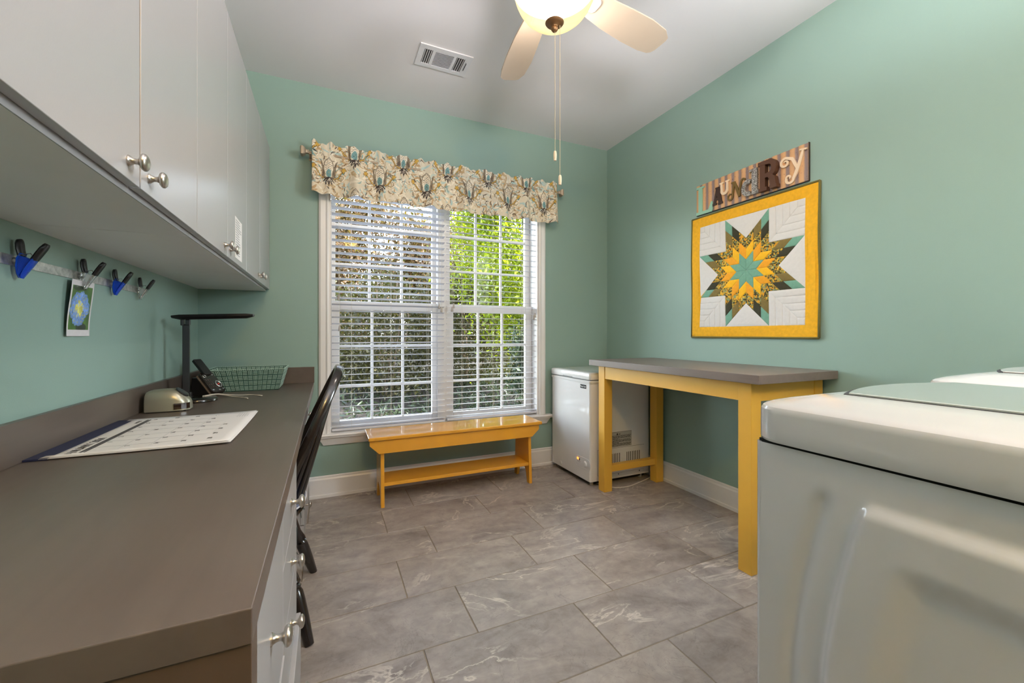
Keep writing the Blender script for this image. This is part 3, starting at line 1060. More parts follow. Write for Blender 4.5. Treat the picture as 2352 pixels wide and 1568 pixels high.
# ------------------------------------------------------------------ countertop and base cabinets
CT = 0.769
ct = thing('countertop', 'long grey-brown stained wood desk countertop along the left wall', 'countertop', (-0.39, 1.8, CT))
MB().box(XL, -0.079, 0.559, YB, CT - 0.042, CT).build('slab', COUNTER, ct, bevel=0.0015)
MB().box(XL, XL + 0.018, 0.559, YB, CT + 0.0003, CT + 0.104).build('backsplash', COUNTER, ct, bevel=0.001)
MB().box(XL + 0.018, -0.076, YB - 0.018, YB, CT + 0.0003, CT + 0.104).build('backsplash', COUNTER, ct, bevel=0.001)

XF = -0.081
def base_cab(y0, y1, fronts, label, endp=False, xf=XF, kz=None):
    t = thing('base_cabinet', label, 'cabinet', ((XL + xf) / 2, (y0 + y1) / 2, 0), group='white base cabinets under the desk')
    MB().box(XL + 0.002, xf - 0.019, y0 + 0.0008, y1 - 0.0008, 0.09, CT - 0.0425).build('body', CAB, t)
    MB().box(XL + 0.002, xf - (0.055 if xf == XF else 0.002), y0 + 0.0008, y1 - 0.0008, 0.0, 0.09).build('toe_kick', CAB, t)
    for (z0, z1, out_, ky, kzz) in fronts:
        d = MB().box(xf - 0.018 + out_, xf + out_, y0 + 0.0015, y1 - 0.0015, z0, z1).build('drawer_front', CAB, t, bevel=0.0015)
        knob(d, xf + out_, ky, kzz)
    if endp:
        MB().box(XL + 0.001, xf + 0.001, y0 - 0.042, y0, 0.0, CT - 0.0425).build('end_panel', PANELWOOD, t, bevel=0.001)
    return t
base_cab(0.604, 0.951, [(0.4405, 0.7235, 0, 0.752, 0.602), (0.094, 0.4375, 0.003, 0.752, 0.30)], 'white base cabinet nearest the viewer with a dark stained end panel', True)
base_cab(0.951, 1.355, [(0.6065, 0.7235, 0, 1.150, 0.672), (0.4500, 0.6035, 0, 1.150, 0.524), (0.2775, 0.4470, 0, 1.140, 0.379), (0.094, 0.2740, 0.011, 1.130, 0.214)], 'white four-drawer base cabinet beside the black chair, lowest drawer slightly open')
base_cab(2.40, 3.026, [(0.556, 0.7235, 0, 2.56, 0.64), (0.245, 0.553, 0, 2.56, 0.40), (0.094, 0.242, 0, 2.53, 0.150)], 'white base cabinet at the far end behind the black chair', False, -0.108)

# ------------------------------------------------------------------ things on the desk
# calendar pad
cal = thing('desk_calendar', 'large white paper desk calendar pad showing January 2024', 'calendar', (-0.47, 1.685, CT))
CX0, CX1, CY0, CY1 = -0.688, -0.256, 1.425, 1.944
def sheet(z, x0, x1, y0, y1, curl=0.004):
    P = []
    for i in range(15):
        x = x0 + (x1 - x0) * i / 14
        P.append([(x, y0 + (y1 - y0) * j / 14, z + curl * ((i / 14) ** 4) * (0.3 + abs(j / 14 - 0.5)) + curl * 0.5 * (abs(j / 14 - 0.5) * 2) ** 6) for j in range(15)])
    return P
for k, (dx, dy) in enumerate(((0.0, 0.0), (0.002, -0.002), (-0.003, 0.003))):
    P = sheet(CT + 0.0012 + 0.0012 * k, CX0 + 0.03, CX1 + dx, CY0 + dy, CY1 + dy * 0.5, 0.003 + 0.001 * k)
    o = MB().grid(P).build('sheet', PAPER, cal, smooth=True)
    md = o.modifiers.new('thick', 'SOLIDIFY')
    md.thickness = 0.0006
    md.offset = -1
NAVY = plain('navy_binding', srgb(38, 42, 72), 0.55)
MB().box(CX0, CX0 + 0.046, CY0, CY1, CT + 0.0004, CT + 0.0056).build('binding', NAVY, cal, bevel=0.0006)
zt = CT + 0.0054
XD, YD = (0, 1, 0), (-1, 0, 0)
text_mesh('month_title', 'JANUARY 2024', 0.030, INK, cal, (CX0 + 0.082, CY0 + 0.018, zt), XD, YD)
text_mesh('side_title', 'NOTES', 0.014, INK, cal, (CX0 + 0.080, CY1 - 0.085, zt), XD, YD)
mb = MB()
mb.box(CX0 + 0.090, CX0 + 0.0965, CY0 + 0.014, CY1 - 0.012, zt - 0.0006, zt + 0.0001)
mb.box(CX0 + 0.0985, CX0 + 0.103, CY0 + 0.014, CY1 - 0.012, zt - 0.0006, zt + 0.0001)
mb.build('header_bar', INK, cal)
cw, chh = (CY1 - CY0 - 0.03) / 7, 0.063
mb = MB()
FINE = plain('fine_grey_rule', srgb(196, 194, 196), 0.8)
for i in range(1, 7):
    mb.box(CX0 + 0.104, CX0 + 0.104 + 5 * chh, CY0 + 0.015 + i * cw - 0.0003, CY0 + 0.015 + i * cw + 0.0003, zt - 0.0006, zt - 0.0001)
for i in range(1, 6):
    mb.box(CX0 + 0.104 + i * chh - 0.0003, CX0 + 0.104 + i * chh + 0.0003, CY0 + 0.015, CY1 - 0.015, zt - 0.0006, zt - 0.0001)
mb.build('grid_rules', FINE, cal)
for dnum in range(1, 32):
    slot = dnum
    r_, c_ = divmod(slot, 7)
    text_mesh('date_number', str(dnum), 0.017, INK, cal, (CX0 + 0.104 + r_ * chh + 0.017, CY0 + 0.015 + c_ * cw + cw * 0.70, zt + 0.0006 + (0.0016 if r_ > 3 else 0)), XD, YD)
mb = MB()
for i in range(5):
    for j in range(6):
        mb.box(CX1 - 0.055 + i * 0.008, CX1 - 0.053 + i * 0.008, CY1 - 0.10 + j * 0.014, CY1 - 0.10 + j * 0.014 + 0.007, zt + 0.0022, zt + 0.0026)
mb.build('small_print', FINE, cal)

# pencil sharpener
sh = thing('pencil_sharpener', 'silver electric pencil sharpener with dark shavings window beside the lamp', 'pencil sharpener', (-0.60, 2.15, CT))
SILV = plain('satin_silver_plastic', srgb(168, 164, 146), 0.32, metal=0.55, var=0.03)
rings = []
sy0, sy1 = 2.103, 2.205
for x, zt_, ins in ((-0.672, 0.070, 0.010), (-0.668, 0.080, 0.004), (-0.650, 0.086, 0.0), (-0.615, 0.0885, 0.0), (-0.585, 0.0875, 0.0), (-0.565, 0.078, 0.002), (-0.548, 0.062, 0.006), (-0.533, 0.047, 0.016), (-0.526, 0.036, 0.026)):
    y0_, y1_ = sy0 + ins, sy1 - ins
    zb = CT + 0.004
    pts = [(x, y0_, zb), (x, y0_ + 0.002, zb + zt_ * 0.55), (x, y0_ + 0.008, zb + zt_ * 0.86), (x, y0_ + 0.020, zb + zt_ * 0.97), (x, (y0_ + y1_) / 2, zb + zt_),
           (x, y1_ - 0.020, zb + zt_ * 0.97), (x, y1_ - 0.008, zb + zt_ * 0.86), (x, y1_ - 0.002, zb + zt_ * 0.55), (x, y1_, zb)]
    rings.append(pts)
smooth_angle(MB().loft(rings).build('housing', SILV, sh), 40)
MB().box(-0.664, -0.534, sy0 + 0.010, sy1 - 0.010, CT, CT + 0.005).build('foot_plate', PLBLACK, sh)
SMOKE = plain('smoked_brown_window', srgb(40, 24, 16), 0.08, coat=0.8)
rings = []
for x, ins in ((-0.572, -0.0012), (-0.548, 0.0045), (-0.533, 0.0145), (-0.5245, 0.0245)):
    rings.append([(x, sy0 + ins, CT + 0.010), (x, sy0 + ins, CT + 0.034), (x, sy0 + ins + 0.004, CT + 0.034), (x, sy0 + ins + 0.004, CT + 0.010)])
MB().loft(rings).build('shavings_window', SMOKE, sh)
# pencil-hole face plate: dark ellipse on the sloping front
ob = MB().lathe([(0.0300, 0.0), (0.0300, 0.0035), (0.026, 0.0045), (0.001, 0.0045)], (0, 0, 0), n=28, sc=(0.92, 0.85)).build('face_plate', plain('gunmetal_plate', srgb(66, 66, 72), 0.25, metal=0.6), sh, local=True)
ob.location = (-0.5565 + 0.60, (sy0 + sy1) / 2 - 2.15, 0.0745)
ob.rotation_euler = (0, math.radians(41), 0)

# desk lamp
lp = thing('desk_lamp', 'slim black folding desk lamp with a horizontal arm on a round base', 'desk lamp', (-0.565, 2.40, CT))
smooth_angle(MB().lathe([(0.080, 0), (0.083, 0.002), (0.083, 0.012), (0.079, 0.016), (0.001, 0.016)], (-0.565, 2.40, CT), n=48).build('base', BLACK, lp), 50)
MB().box(-0.617, -0.585, 2.388, 2.412, CT + 0.012, CT + 0.045).build('lower_hinge', PLBLACK, lp, bevel=0.003)
MB().box(-0.617, -0.590, 2.386, 2.400, CT + 0.030, 1.135).build('post', PLBLACK, lp, bevel=0.002)
MB().box(-0.6145, -0.5895, 2.3838, 2.387, CT + 0.042, 1.128).build('post_face', DKGREY, lp)
MB().box(-0.624, -0.612, 2.384, 2.410, 1.128, 1.158).box(-0.606, -0.588, 2.386, 2.404, 1.130, 1.156).build('upper_hinge', DKGREY, lp, bevel=0.003)
rings = []
for t_ in np.linspace(0, 1, 12):
    x = -0.655 + 0.322 * t_
    th = 0.020 if 0.04 < t_ < 0.97 else 0.010
    z = 1.170 + 0.013 * t_
    hw = 0.026
    rings.append([(x, 2.393 - hw, z - th * 0.2), (x, 2.393 - hw * 0.55, z - th * 0.8), (x, 2.393 + hw * 0.55, z - th * 0.8), (x, 2.393 + hw, z - th * 0.2), (x, 2.393 + hw * 0.9, z + th * 0.35), (x, 2.393 - hw * 0.9, z + th * 0.35)])
arm = smooth_angle(MB().loft(rings).build('arm', PLBLACK, lp), 40)
MB().box(-0.345, -0.331, 2.370, 2.416, 1.178, 1.187).build('touch_strip', DKGREY, arm, bevel=0.002)

# cordless phone in its cradle
ph = thing('cordless_phone', 'black cordless phone with silver trim standing in its cradle', 'phone', (-0.575, 2.62, CT), rotz=math.radians(-32))
def loc_box(mb, x0, x1, y0, y1, z0, z1):
    return mb.box(x0, x1, y0, y1, z0, z1)
mb = MB()
mb.prism([(-0.05, 0.0), (0.055, 0.0), (0.060, 0.012), (-0.015, 0.095), (-0.045, 0.095)], 1, -0.043, 0.043)
mb.build('cradle', PLBLACK, ph, bevel=0.004, local=True)
mb = MB()
mb.prism([(0.064, 0.010), (0.070, 0.014), (-0.010, 0.106), (-0.016, 0.101)], 1, -0.046, -0.043)
mb.build('side_trim', plain('rose_silver_trim', srgb(212, 188, 168), 0.25, metal=0.8), ph, local=True)
ang = math.atan2(0.092, 0.08)
hs = MB()
hs.loft([rrect(-0.066, 0.066, -0.041, 0.041, 0.014, z) for z in (0.0, 0.016)])
hset = hs.build('keypad', BLACK, ph, local=True, bevel=0.003)
hset.location = (0.025, 0.0, 0.060)
hset.rotation_euler = (0, math.radians(48), 0)
scr = MB().loft([rrect(-0.150, -0.045, -0.024, 0.024, 0.008, z) for z in (0.012, 0.026)]).build('handset', PLBLACK, hset, local=True, bevel=0.003)
SIL = plain('bright_silver_ring', srgb(206, 206, 210), 0.2, metal=0.9)
RED = plain('red_led', srgb(190, 24, 30), 0.3)
tor = []
mb = MB()
for (cx_, cy_, R_, sx_, sy_) in ((0.018, 0.022, 0.0155, 1.25, 0.95),):
    for k in range(29):
        t_ = 2 * PI * k / 28
        tor.append((cx_ + R_ * sx_ * math.cos(t_), cy_ + R_ * sy_ * math.sin(t_), 0.0170))
    mb.tube(tor, (0.0042), 6, caps=False)
mb.build('navigation_ring', SIL, hset, local=True, smooth=True)
mb = MB()
tor = [(-0.040 + 0.008 * math.cos(2 * PI * k / 20), -0.024 + 0.008 * math.sin(2 * PI * k / 20), 0.0168) for k in range(21)]
mb.tube(tor, 0.0024, 6, caps=False).build('find_button', SIL, hset, local=True, smooth=True)
MB().lathe([(0.005, 0.0160), (0.005, 0.0180), (0.001, 0.0185)], (0.018, 0.022, 0), n=12).build('indicator', RED, hset, local=True)
for r_ in range(4):
    for c_ in range(3):
        MB().box(-0.020 + r_ * 0.016, -0.011 + r_ * 0.016, -0.035 + c_ * 0.012, -0.027 + c_ * 0.012, 0.0155, 0.0172).build('key', plain('dark_key', srgb(58, 46, 44), 0.4) if 'dark_key' not in bpy.data.materials else bpy.data.materials['dark_key'], hset, local=True)
for (x, y) in ((0.050, -0.030), (0.054, 0.006), (0.050, 0.030), (-0.045, 0.025)):
    MB().lathe([(0.006, 0.0155), (0.006, 0.0172), (0.001, 0.0176)], (x, y, 0), n=12, sc=(0.6, 1)).build('soft_key', SIL, hset, local=True)

# charging cables
for pts, lab, tipw in ((((-0.545, 2.445, CT + 0.0165), (-0.500, 2.480, CT + 0.018), (-0.46, 2.485, CT + 0.010), (-0.43, 2.475, CT + 0.004), (-0.385, 2.435, CT + 0.003), (-0.368, 2.405, CT + 0.003)), 'thin white charging cable end beside the lamp base, the shorter of the two', 0.004),
                       (((-0.555, 2.455, CT + 0.0165), (-0.505, 2.490, CT + 0.020), (-0.46, 2.495, CT + 0.013), (-0.41, 2.505, CT + 0.006), (-0.365, 2.510, CT + 0.005), (-0.335, 2.490, CT + 0.004), (-0.320, 2.470, CT + 0.004)), 'white charging cable with a broad plug reaching towards the basket', 0.007)):
    t = thing('charging_cable', lab, 'cable', (pts[0][0], pts[0][1], CT), group='charging cables on the desk')
    P3 = [Vector(p) for p in pts]
    sm = []
    for i in range(len(P3) - 1):
        p0, p1, p2, p3 = P3[max(i - 1, 0)], P3[i], P3[i + 1], P3[min(i + 2, len(P3) - 1)]
        for q in np.linspace(0, 1, 6, endpoint=False):
            sm.append(0.5 * ((2 * p1) + (p2 - p0) * q + (2 * p0 - 5 * p1 + 4 * p2 - p3) * q * q + (3 * p1 - p0 - 3 * p2 + p3) * q ** 3))
    sm.append(P3[-1])
    MB().tube(sm, 0.0017, 8).build('wire', CORD, t, smooth=True)
    d = (P3[-1] - P3[-2]).normalized()
    e0, e1, e2 = P3[-1], P3[-1] + d * 0.016, P3[-1] + d * 0.026
    MB().tube([e0 - d * 0.006, e0, e1, e2], [(0.002, 0.002), (tipw, 0.003), (tipw, 0.003), (tipw * 0.7, 0.0018)], 8).build('plug', CORD, t)

# woven basket
bk = thing('woven_basket', 'shallow teal and white woven strap basket at the end of the desk', 'basket', (-0.41, 2.83, CT))
STRAP = plain('pale_green_strap', srgb(150, 178, 164), 0.5, var=0.08, vscale=40)
STRAPD = plain('dark_green_basket_core', srgb(44, 82, 72), 0.7)
b0 = (-0.565, -0.255, 2.715, 2.945)     # bottom
b1 = (-0.606, -0.224, 2.680, 2.985)     # rim
BH = 0.118
def bq(side, u, v, out=0.0):
    """point on a basket side: u along, v up"""
    x0, x1 = b0[0] + (b1[0] - b0[0]) * v, b0[1] + (b1[1] - b0[1]) * v
    y0, y1 = b0[2] + (b1[2] - b0[2]) * v, b0[3] + (b1[3] - b0[3]) * v
    z = CT + 0.002 + BH * v
    if side == 0:
        return (x0 + (x1 - x0) * u, y0 - out, z)
    if side == 1:
        return (x1 + out, y0 + (y1 - y0) * u, z)
    if side == 2:
        return (x1 + (x0 - x1) * u, y1 + out, z)
    return (x0 - out, y1 + (y0 - y1) * u, z)
mb = MB()
for sd in range(4):
    c = [bq(sd, 0, 0), bq(sd, 1, 0), bq(sd, 1, 1), bq(sd, 0, 1)]
    ci = [bq(sd, 0, 0, -0.003), bq(sd, 1, 0, -0.003), bq(sd, 1, 1, -0.003), bq(sd, 0, 1, -0.003)]
    mb.add(c + ci, [(0, 1, 2, 3), (7, 6, 5, 4), (3, 2, 6, 7), (0, 4, 5, 1), (0, 3, 7, 4), (1, 5, 6, 2)])
mb.box(b0[0], b0[1], b0[2], b0[3], CT + 0.0005, CT + 0.004)
mb.build('shell', STRAPD, bk)
rows = 4
for sd in range(4):
    ncol = 15 if sd in (0, 2) else 12
    for out in ((0.0004, -0.0034) if sd != 3 else (0.0004, -0.0034)):
        sgn = 1 if out > 0 else -1
        mb = MB()
        for r_ in range(rows):
            for c_ in range(ncol):
                u0, u1 = c_ / ncol, (c_ + 1) / ncol
                v0, v1 = 0.01 + 0.98 * r_ / rows, 0.01 + 0.98 * (r_ + 1) / rows
                hor = (r_ + c_) % 2 == 0
                for k in range(3):
                    if hor:
                        a, b_ = u0 + 0.004, u1 - 0.004
                        c0 = v0 + (v1 - v0) * (0.10 + 0.30 * k)
                        c1 = c0 + (v1 - v0) * 0.19
                    else:
                        a = u0 + (u1 - u0) * (0.10 + 0.30 * k)
                        b_ = a + (u1 - u0) * 0.19
                        c0, c1 = v0 + 0.015, v1 - 0.015
                    q = [bq(sd, a, c0, out), bq(sd, b_, c0, out), bq(sd, b_, c1, out), bq(sd, a, c1, out)]
                    am, cm = (a + b_) / 2, (c0 + c1) / 2
                    top = [bq(sd, a * 0.85 + b_ * 0.15 if not hor else a, c0 * 0.85 + c1 * 0.15 if hor else c0, out + sgn * 0.0016), bq(sd, b_ * 0.85 + a * 0.15 if not hor else b_, c0 * 0.85 + c1 * 0.15 if hor else c0, out + sgn * 0.0016),
                           bq(sd, b_ * 0.85 + a * 0.15 if not hor else b_, c1 * 0.85 + c0 * 0.15 if hor else c1, out + sgn * 0.0016), bq(sd, a * 0.85 + b_ * 0.15 if not hor else a, c1 * 0.85 + c0 * 0.15 if hor else c1, out + sgn * 0.0016)]
                    mb.add(q + top, [(4, 5, 6, 7), (0, 1, 5, 4), (1, 2, 6, 5), (2, 3, 7, 6), (3, 0, 4, 7)])
        o = mb.build('strap_weave', STRAP, bk)
        o['kind'] = 'stuff'
mb = MB()
for sd in range(4):
    nb = 40 if sd in (0, 2) else 30
    for k in range(nb):
        p = Vector(bq(sd, (k + 0.15) / nb, 1.0))
        q = Vector(bq(sd, (k + 0.75) / nb, 1.0))
        d = (q - p)
        mb.tube([p, p + d * 0.5 + Vector((0, 0, 0.0015)), q], 0.0032, 6)
o = mb.build('rim_binding', STRAP, bk)
o['kind'] = 'stuff'

# ------------------------------------------------------------------ wall strip with clips
GALV, nt, b = new_mat('galvanised_steel')
tc = N(nt, 'ShaderNodeTexCoord')
n_ = noise(nt, tc.outputs['Object'], 60, 4, 0.6)
L(nt, ramp(nt, n_, [(0.3, srgb(150, 150, 148)), (0.7, srgb(206, 206, 202))]), b.inputs['Base Color'])
b.inputs['Metallic'].default_value = 0.75
b.inputs['Roughness'].default_value = 0.42
stp = thing('metal_strip', 'flat galvanised steel strip screwed to the green wall under the cabinets', 'metal strip', (XL, 1.6, 1.268))
MB().box(XL, XL + 0.003, 0.95, 2.247, 1.2555, 1.2815).build('bar', GALV, stp, bevel=0.0006)
for y in (1.30, 1.80, 2.235):
    MB().lathe([(0.004, XL + 0.003), (0.003, XL + 0.0048), (0.001, XL + 0.005)], (0, y, 1.2685), axis='x', n=10).build('screw', GALV, stp)

def clip(y, mat, label, sc=1.0):
    t = thing('magnetic_clip', label, 'clip', (XL + 0.003, y, 1.268), group='magnetic clips on the steel strip')
    w_ = 0.026 * sc
    def pl(name, pts, wid, th, m, d):
        """plate along a 2D (x,z) path with rounded width"""
        rings = []
        for (x, z), ww in zip(pts, wid):
            nx, nz = d
            rings.append([(XL + 0.003 + (x + nx * th * s2) * sc, y + ww * sc * s1, 1.268 + (z + nz * th * s2) * sc)
                          for s1, s2 in ((-0.5, 0), (-0.38, -0.5), (0.38, -0.5), (0.5, 0), (0.38, 0.5), (-0.38, 0.5))])
        return smooth_angle(MB().loft(rings).build(name, m, t), 60)
    # back handle, upright near the wall; front handle leaning out; two jaw plates meeting low down
    pl('handle', [(0.014, 0.012), (0.011, 0.028), (0.010, 0.042), (0.010, 0.050), (0.010, 0.054)], [0.026, 0.029, 0.028, 0.020, 0.008], 0.008, PLBLACK, (1, 0.1))
    pl('handle', [(0.036, 0.004), (0.045, 0.020), (0.053, 0.034), (0.058, 0.042), (0.060, 0.046)], [0.026, 0.029, 0.028, 0.020, 0.008], 0.008, PLBLACK, (0.87, -0.5))
    pl('jaw', [(0.016, 0.018), (0.010, 0.006), (0.008, -0.014), (0.009, -0.032), (0.011, -0.042)], [0.027, 0.028, 0.025, 0.019, 0.010], 0.005, mat, (1, 0.1))
    pl('jaw', [(0.038, 0.006), (0.031, -0.006), (0.022, -0.022), (0.016, -0.034), (0.013, -0.042)], [0.027, 0.028, 0.025, 0.019, 0.010], 0.005, mat, (0.87, -0.5))
    mb = MB()
    for s1 in (-1, 1):
        mb.prism([((XL + 0.003) + a * sc, 1.268 + c * sc) for a, c in ((0.012, 0.014), (0.034, 0.004), (0.020, -0.022), (0.012, -0.036), (0.010, -0.016))], 1, y + s1 * 0.0095 * sc - 0.001, y + s1 * 0.0095 * sc + 0.001)
    mb.build('side_web', mat, t)
    MB().tube([(XL + 0.003 + 0.014 * sc, y, 1.268 + 0.016 * sc), (XL + 0.003 + 0.030 * sc, y, 1.268 + 0.020 * sc), (XL + 0.003 + 0.036 * sc, y, 1.268 + 0.008 * sc)], 0.0012, 6).build('spring', GALV, t)
    MB().lathe([(0.008 * sc, XL + 0.003), (0.008 * sc, XL + 0.007 * sc + 0.003)], (0, y, 1.268), axis='x', n=14).build('magnet', GALV, t)
clip(1.430, BLUEPL, 'bright blue clip with black grips, largest and nearest on the strip', 1.0)
clip(1.722, CLEARPL, 'clear plastic clip with black grips holding the flower photo')
clip(1.932, BLUEPL, 'blue clip with black grips between the two clear clips', 0.96)
clip(2.150, CLEARPL, 'clear plastic clip with black grips at the far end of the strip', 0.92)

# hydrangea photo print
phw, phh = 0.128, 0.172
n1_, n2_ = 96, 128
imgp = np.zeros((n2_, n1_, 3))
imgp[:] = srgb(224, 218, 222)
g1_, g2_, g3_ = np.array(srgb(52, 88, 32)), np.array(srgb(84, 128, 44)), np.array(srgb(30, 44, 26))
yy, xx = np.mgrid[0:n2_, 0:n1_]
uu, vv_ = xx / (n1_ - 1), yy / (n2_ - 1)
inside = (uu > 0.055) & (uu < 0.945) & (vv_ > 0.115) & (vv_ < 0.90)
leafn = np.sin(uu * 13 + vv_ * 7) * np.sin(vv_ * 9 - uu * 5) * 0.5 + 0.5
imgp[inside] = (g1_ * (1 - leafn[..., None]) + g2_ * leafn[..., None])[inside]
dark = inside & (np.hypot((uu - 0.62) / 0.22, (vv_ - 0.16) / 0.08) < 1)
imgp[dark] = g3_
dark = inside & (np.hypot((uu - 0.30) / 0.22, (vv_ - 0.86) / 0.05) < 1)
imgp[dark] = g3_ * 1.5
for _ in range(150):
    a, r_ = rng.uniform(0, 2 * PI), math.sqrt(rng.uniform(0, 1))
    cx_, cy_ = 0.48 + 0.36 * r_ * math.cos(a), 0.50 + 0.27 * r_ * math.sin(a)
    c0 = srgb(120, 158, 224) if r_ > 0.55 else (srgb(232, 226, 120) if rng.uniform() < 0.45 else srgb(196, 214, 232))
    c0 = np.array(c0) * rng.uniform(0.75, 1.15)
    for q in range(4):
        aa = q * PI / 2 + a
        m_ = np.hypot((uu - cx_ - 0.035 * math.cos(aa)) / 0.045, (vv_ - cy_ - 0.026 * math.sin(aa)) / 0.034) < 1
        imgp[m_ & inside] = np.clip(c0 * (0.85 + 0.1 * q), 0, 1)
    m_ = np.hypot((uu - cx_) / 0.018, (vv_ - cy_) / 0.014) < 1
    imgp[m_ & inside] = srgb(216, 206, 60)
pt = thing('photo_print', 'glossy photo of a blue hydrangea hanging from the clear clip', 'photo', (XL + 0.008, 1.705, 1.08))
P = []
for i in range(n2_):
    s = i / (n2_ - 1)
    row = []
    for j in range(n1_):
        u = j / (n1_ - 1)
        lean = 0.013 * s - 0.006 * s * s
        row.append((XL + 0.004 + 0.010 * math.sin(PI * 0.5 * s) ** 2 + 0.004 * (1 - s) * 0.5 + 0.005 * abs(u - 0.5) * (1 - s), 1.641 + phw * u + 0.018 * s ** 2, 1.081 + phh * s))
    P.append(row)
mb = MB().grid(P)
off = ORG[pt.name]
me = bpy.data.meshes.new('print')
me.from_pydata([(p[0] - off[0], p[1] - off[1], p[2] - off[2]) for p in mb.v], [], mb.f)
ca = me.color_attributes.new('print', 'FLOAT_COLOR', 'POINT')
cc = np.ones((n1_ * n2_, 4), dtype=np.float32)
cc[:, :3] = imgp.reshape(-1, 3)
ca.data.foreach_set('color', cc.ravel())
for p in me.polygons:
    p.use_smooth = True
fo = obj('print', me, PHOTO, pt)
md = fo.modifiers.new('thick', 'SOLIDIFY')
md.thickness = 0.0005

# ------------------------------------------------------------------ chair
CYc = 1.850
ch = thing('windsor_chair', 'black wooden bow-back spindle chair pushed under the desk', 'chair', (-0.28, CYc, 0))
def seat_ring(z, ins):
    pts = []
    for k in range(40):
        t_ = 2 * PI * k / 40
        c_, s_ = math.cos(t_), math.sin(t_)
        rx = 0.205 - ins
        ry = 0.212 - ins
        e = 0.80
        x = rx * (abs(c_) ** e) * (1 if c_ >= 0 else -1)
        y = ry * (abs(s_) ** e) * (1 if s_ >= 0 else -1) * (1.0 - 0.06 * c_)
        pts.append((-0.285 + x, CYc + y, z))
    return pts
smooth_angle(MB().loft([seat_ring(0.388, 0.03), seat_ring(0.398, 0.008), seat_ring(0.410, 0.0), seat_ring(0.420, 0.003), seat_ring(0.424, 0.012)]).build('seat', BLACK, ch), 45)
def turned_leg(p, q):
    p, q = Vector(p), Vector(q)
    prof = [(0.0, 0.013), (0.10, 0.017), (0.16, 0.022), (0.30, 0.019), (0.42, 0.017), (0.50, 0.022), (0.515, 0.0235), (0.53, 0.018), (0.545, 0.0225), (0.56, 0.0185), (0.59, 0.023), (0.66, 0.0235), (0.80, 0.0215), (0.97, 0.0165), (1.0, 0.0155)]
    smooth_angle(MB().tube([p.lerp(q, s) for s, r in prof], [r for s, r in prof], 16).build('leg', BLACK, ch), 50)
for sy in (-1, 1):
    turned_leg((-0.165, CYc + sy * 0.105, 0.395), (-0.056, CYc + sy * 0.245, 0.0))
    turned_leg((-0.400, CYc + sy * 0.115, 0.395), (-0.515, CYc + sy * 0.215, 0.0))
    MB().tube([(-0.110, CYc + sy * 0.175, 0.20), (-0.285, CYc + sy * 0.170, 0.19), (-0.458, CYc + sy * 0.165, 0.20)], [0.008, 0.013, 0.008], 10).build('stretcher', BLACK, ch, smooth=True)
MB().tube([(-0.285, CYc - 0.170, 0.19), (-0.285, CYc, 0.19), (-0.285, CYc + 0.170, 0.19)], [0.008, 0.013, 0.008], 10).build('stretcher', BLACK, ch, smooth=True)
def bow(t_):
    c_, s_ = math.cos(t_), math.sin(t_)
    s = max(0, s_) ** 0.75
    return Vector((-0.185 + 0.232 * s, CYc - 0.205 * (abs(c_) ** 0.72) * (1 if c_ >= 0 else -1) * (1 + 0.07 * math.sin(2 * min(t_, PI - t_))), 0.424 + 0.523 * s))
rings = []
nb = 49
for i in range(nb):
    t_ = PI * i / (nb - 1)
    p = bow(t_)
    d = (bow(min(PI, t_ + 0.02)) - bow(max(0, t_ - 0.02))).normalized()
    nrm = Vector((0.523, 0, -0.232)).normalized()
    sd = d.cross(nrm).normalized()
    hw, ht = 0.0115, 0.0165
    rings.append([p + sd * (a * hw) + nrm * (b_ * ht) for a, b_ in ((-1, -0.7), (-0.7, -1), (0.7, -1), (1, -0.7), (1, 0.7), (0.7, 1), (-0.7, 1), (-1, 0.7))])
smooth_angle(MB().loft(rings).build('bow', BLACK, ch), 45)
for k in range(7):
    f_ = (k - 3) / 3.0
    yb_ = CYc + f_ * 0.135
    xb_ = -0.098 - 0.045 * f_ * f_
    best = min((bow(PI * q / 300) for q in range(301)), key=lambda p: abs(p.y - (CYc + f_ * 0.155)) + (10 if p.z < 0.6 else 0))
    pb = Vector((xb_, yb_, 0.420))
    MB().tube([pb, pb.lerp(best, 0.35), best], [0.0085, 0.0100, 0.0065], 10).build('spindle', BLACK, ch, smooth=True)
cu = thing('seat_cushion', 'thin slate blue seat cushion with pale piping on the black chair', 'cushion', (-0.285, CYc, 0.424))
SLATE = plain('slate_blue_fabric', srgb(92, 100, 126), 0.75, var=0.08, vscale=30, bumps=0.2, bscale=500)
PIPE = plain('pale_piping', srgb(206, 208, 216), 0.6)
RIB = plain('dark_green_ribbon', srgb(44, 58, 56), 0.5)
def cush_ring(z, ins):
    return [(p[0] + 0.004, p[1], z) for p in seat_ring(z, ins)]
smooth_angle(MB().loft([cush_ring(0.4246, 0.012), cush_ring(0.430, 0.004), cush_ring(0.437, 0.004), cush_ring(0.443, 0.014), cush_ring(0.446, 0.05)]).build('pad', SLATE, cu), 60)
rg = cush_ring(0.4365, 0.0015)
MB().tube(rg + [rg[0]], 0.003, 7, caps=False).build('piping', PIPE, cu, smooth=True)
for sy in (-1, 1):
    yb_ = CYc + sy * 0.135
    for dx in (0.0, 0.012):
        Pp = [(-0.118 + dx, yb_ + sy * 0.062, 0.432), (-0.108 + dx, yb_ + sy * 0.073, 0.40), (-0.112 + dx, yb_ + sy * 0.070, 0.34 - dx * 2), (-0.104 + dx, yb_ + sy * 0.075, 0.27 + dx * 3)]
        MB().tube(Pp, [(0.006, 0.0012)] * 4, 6).build('ribbon_tie', RIB, cu)

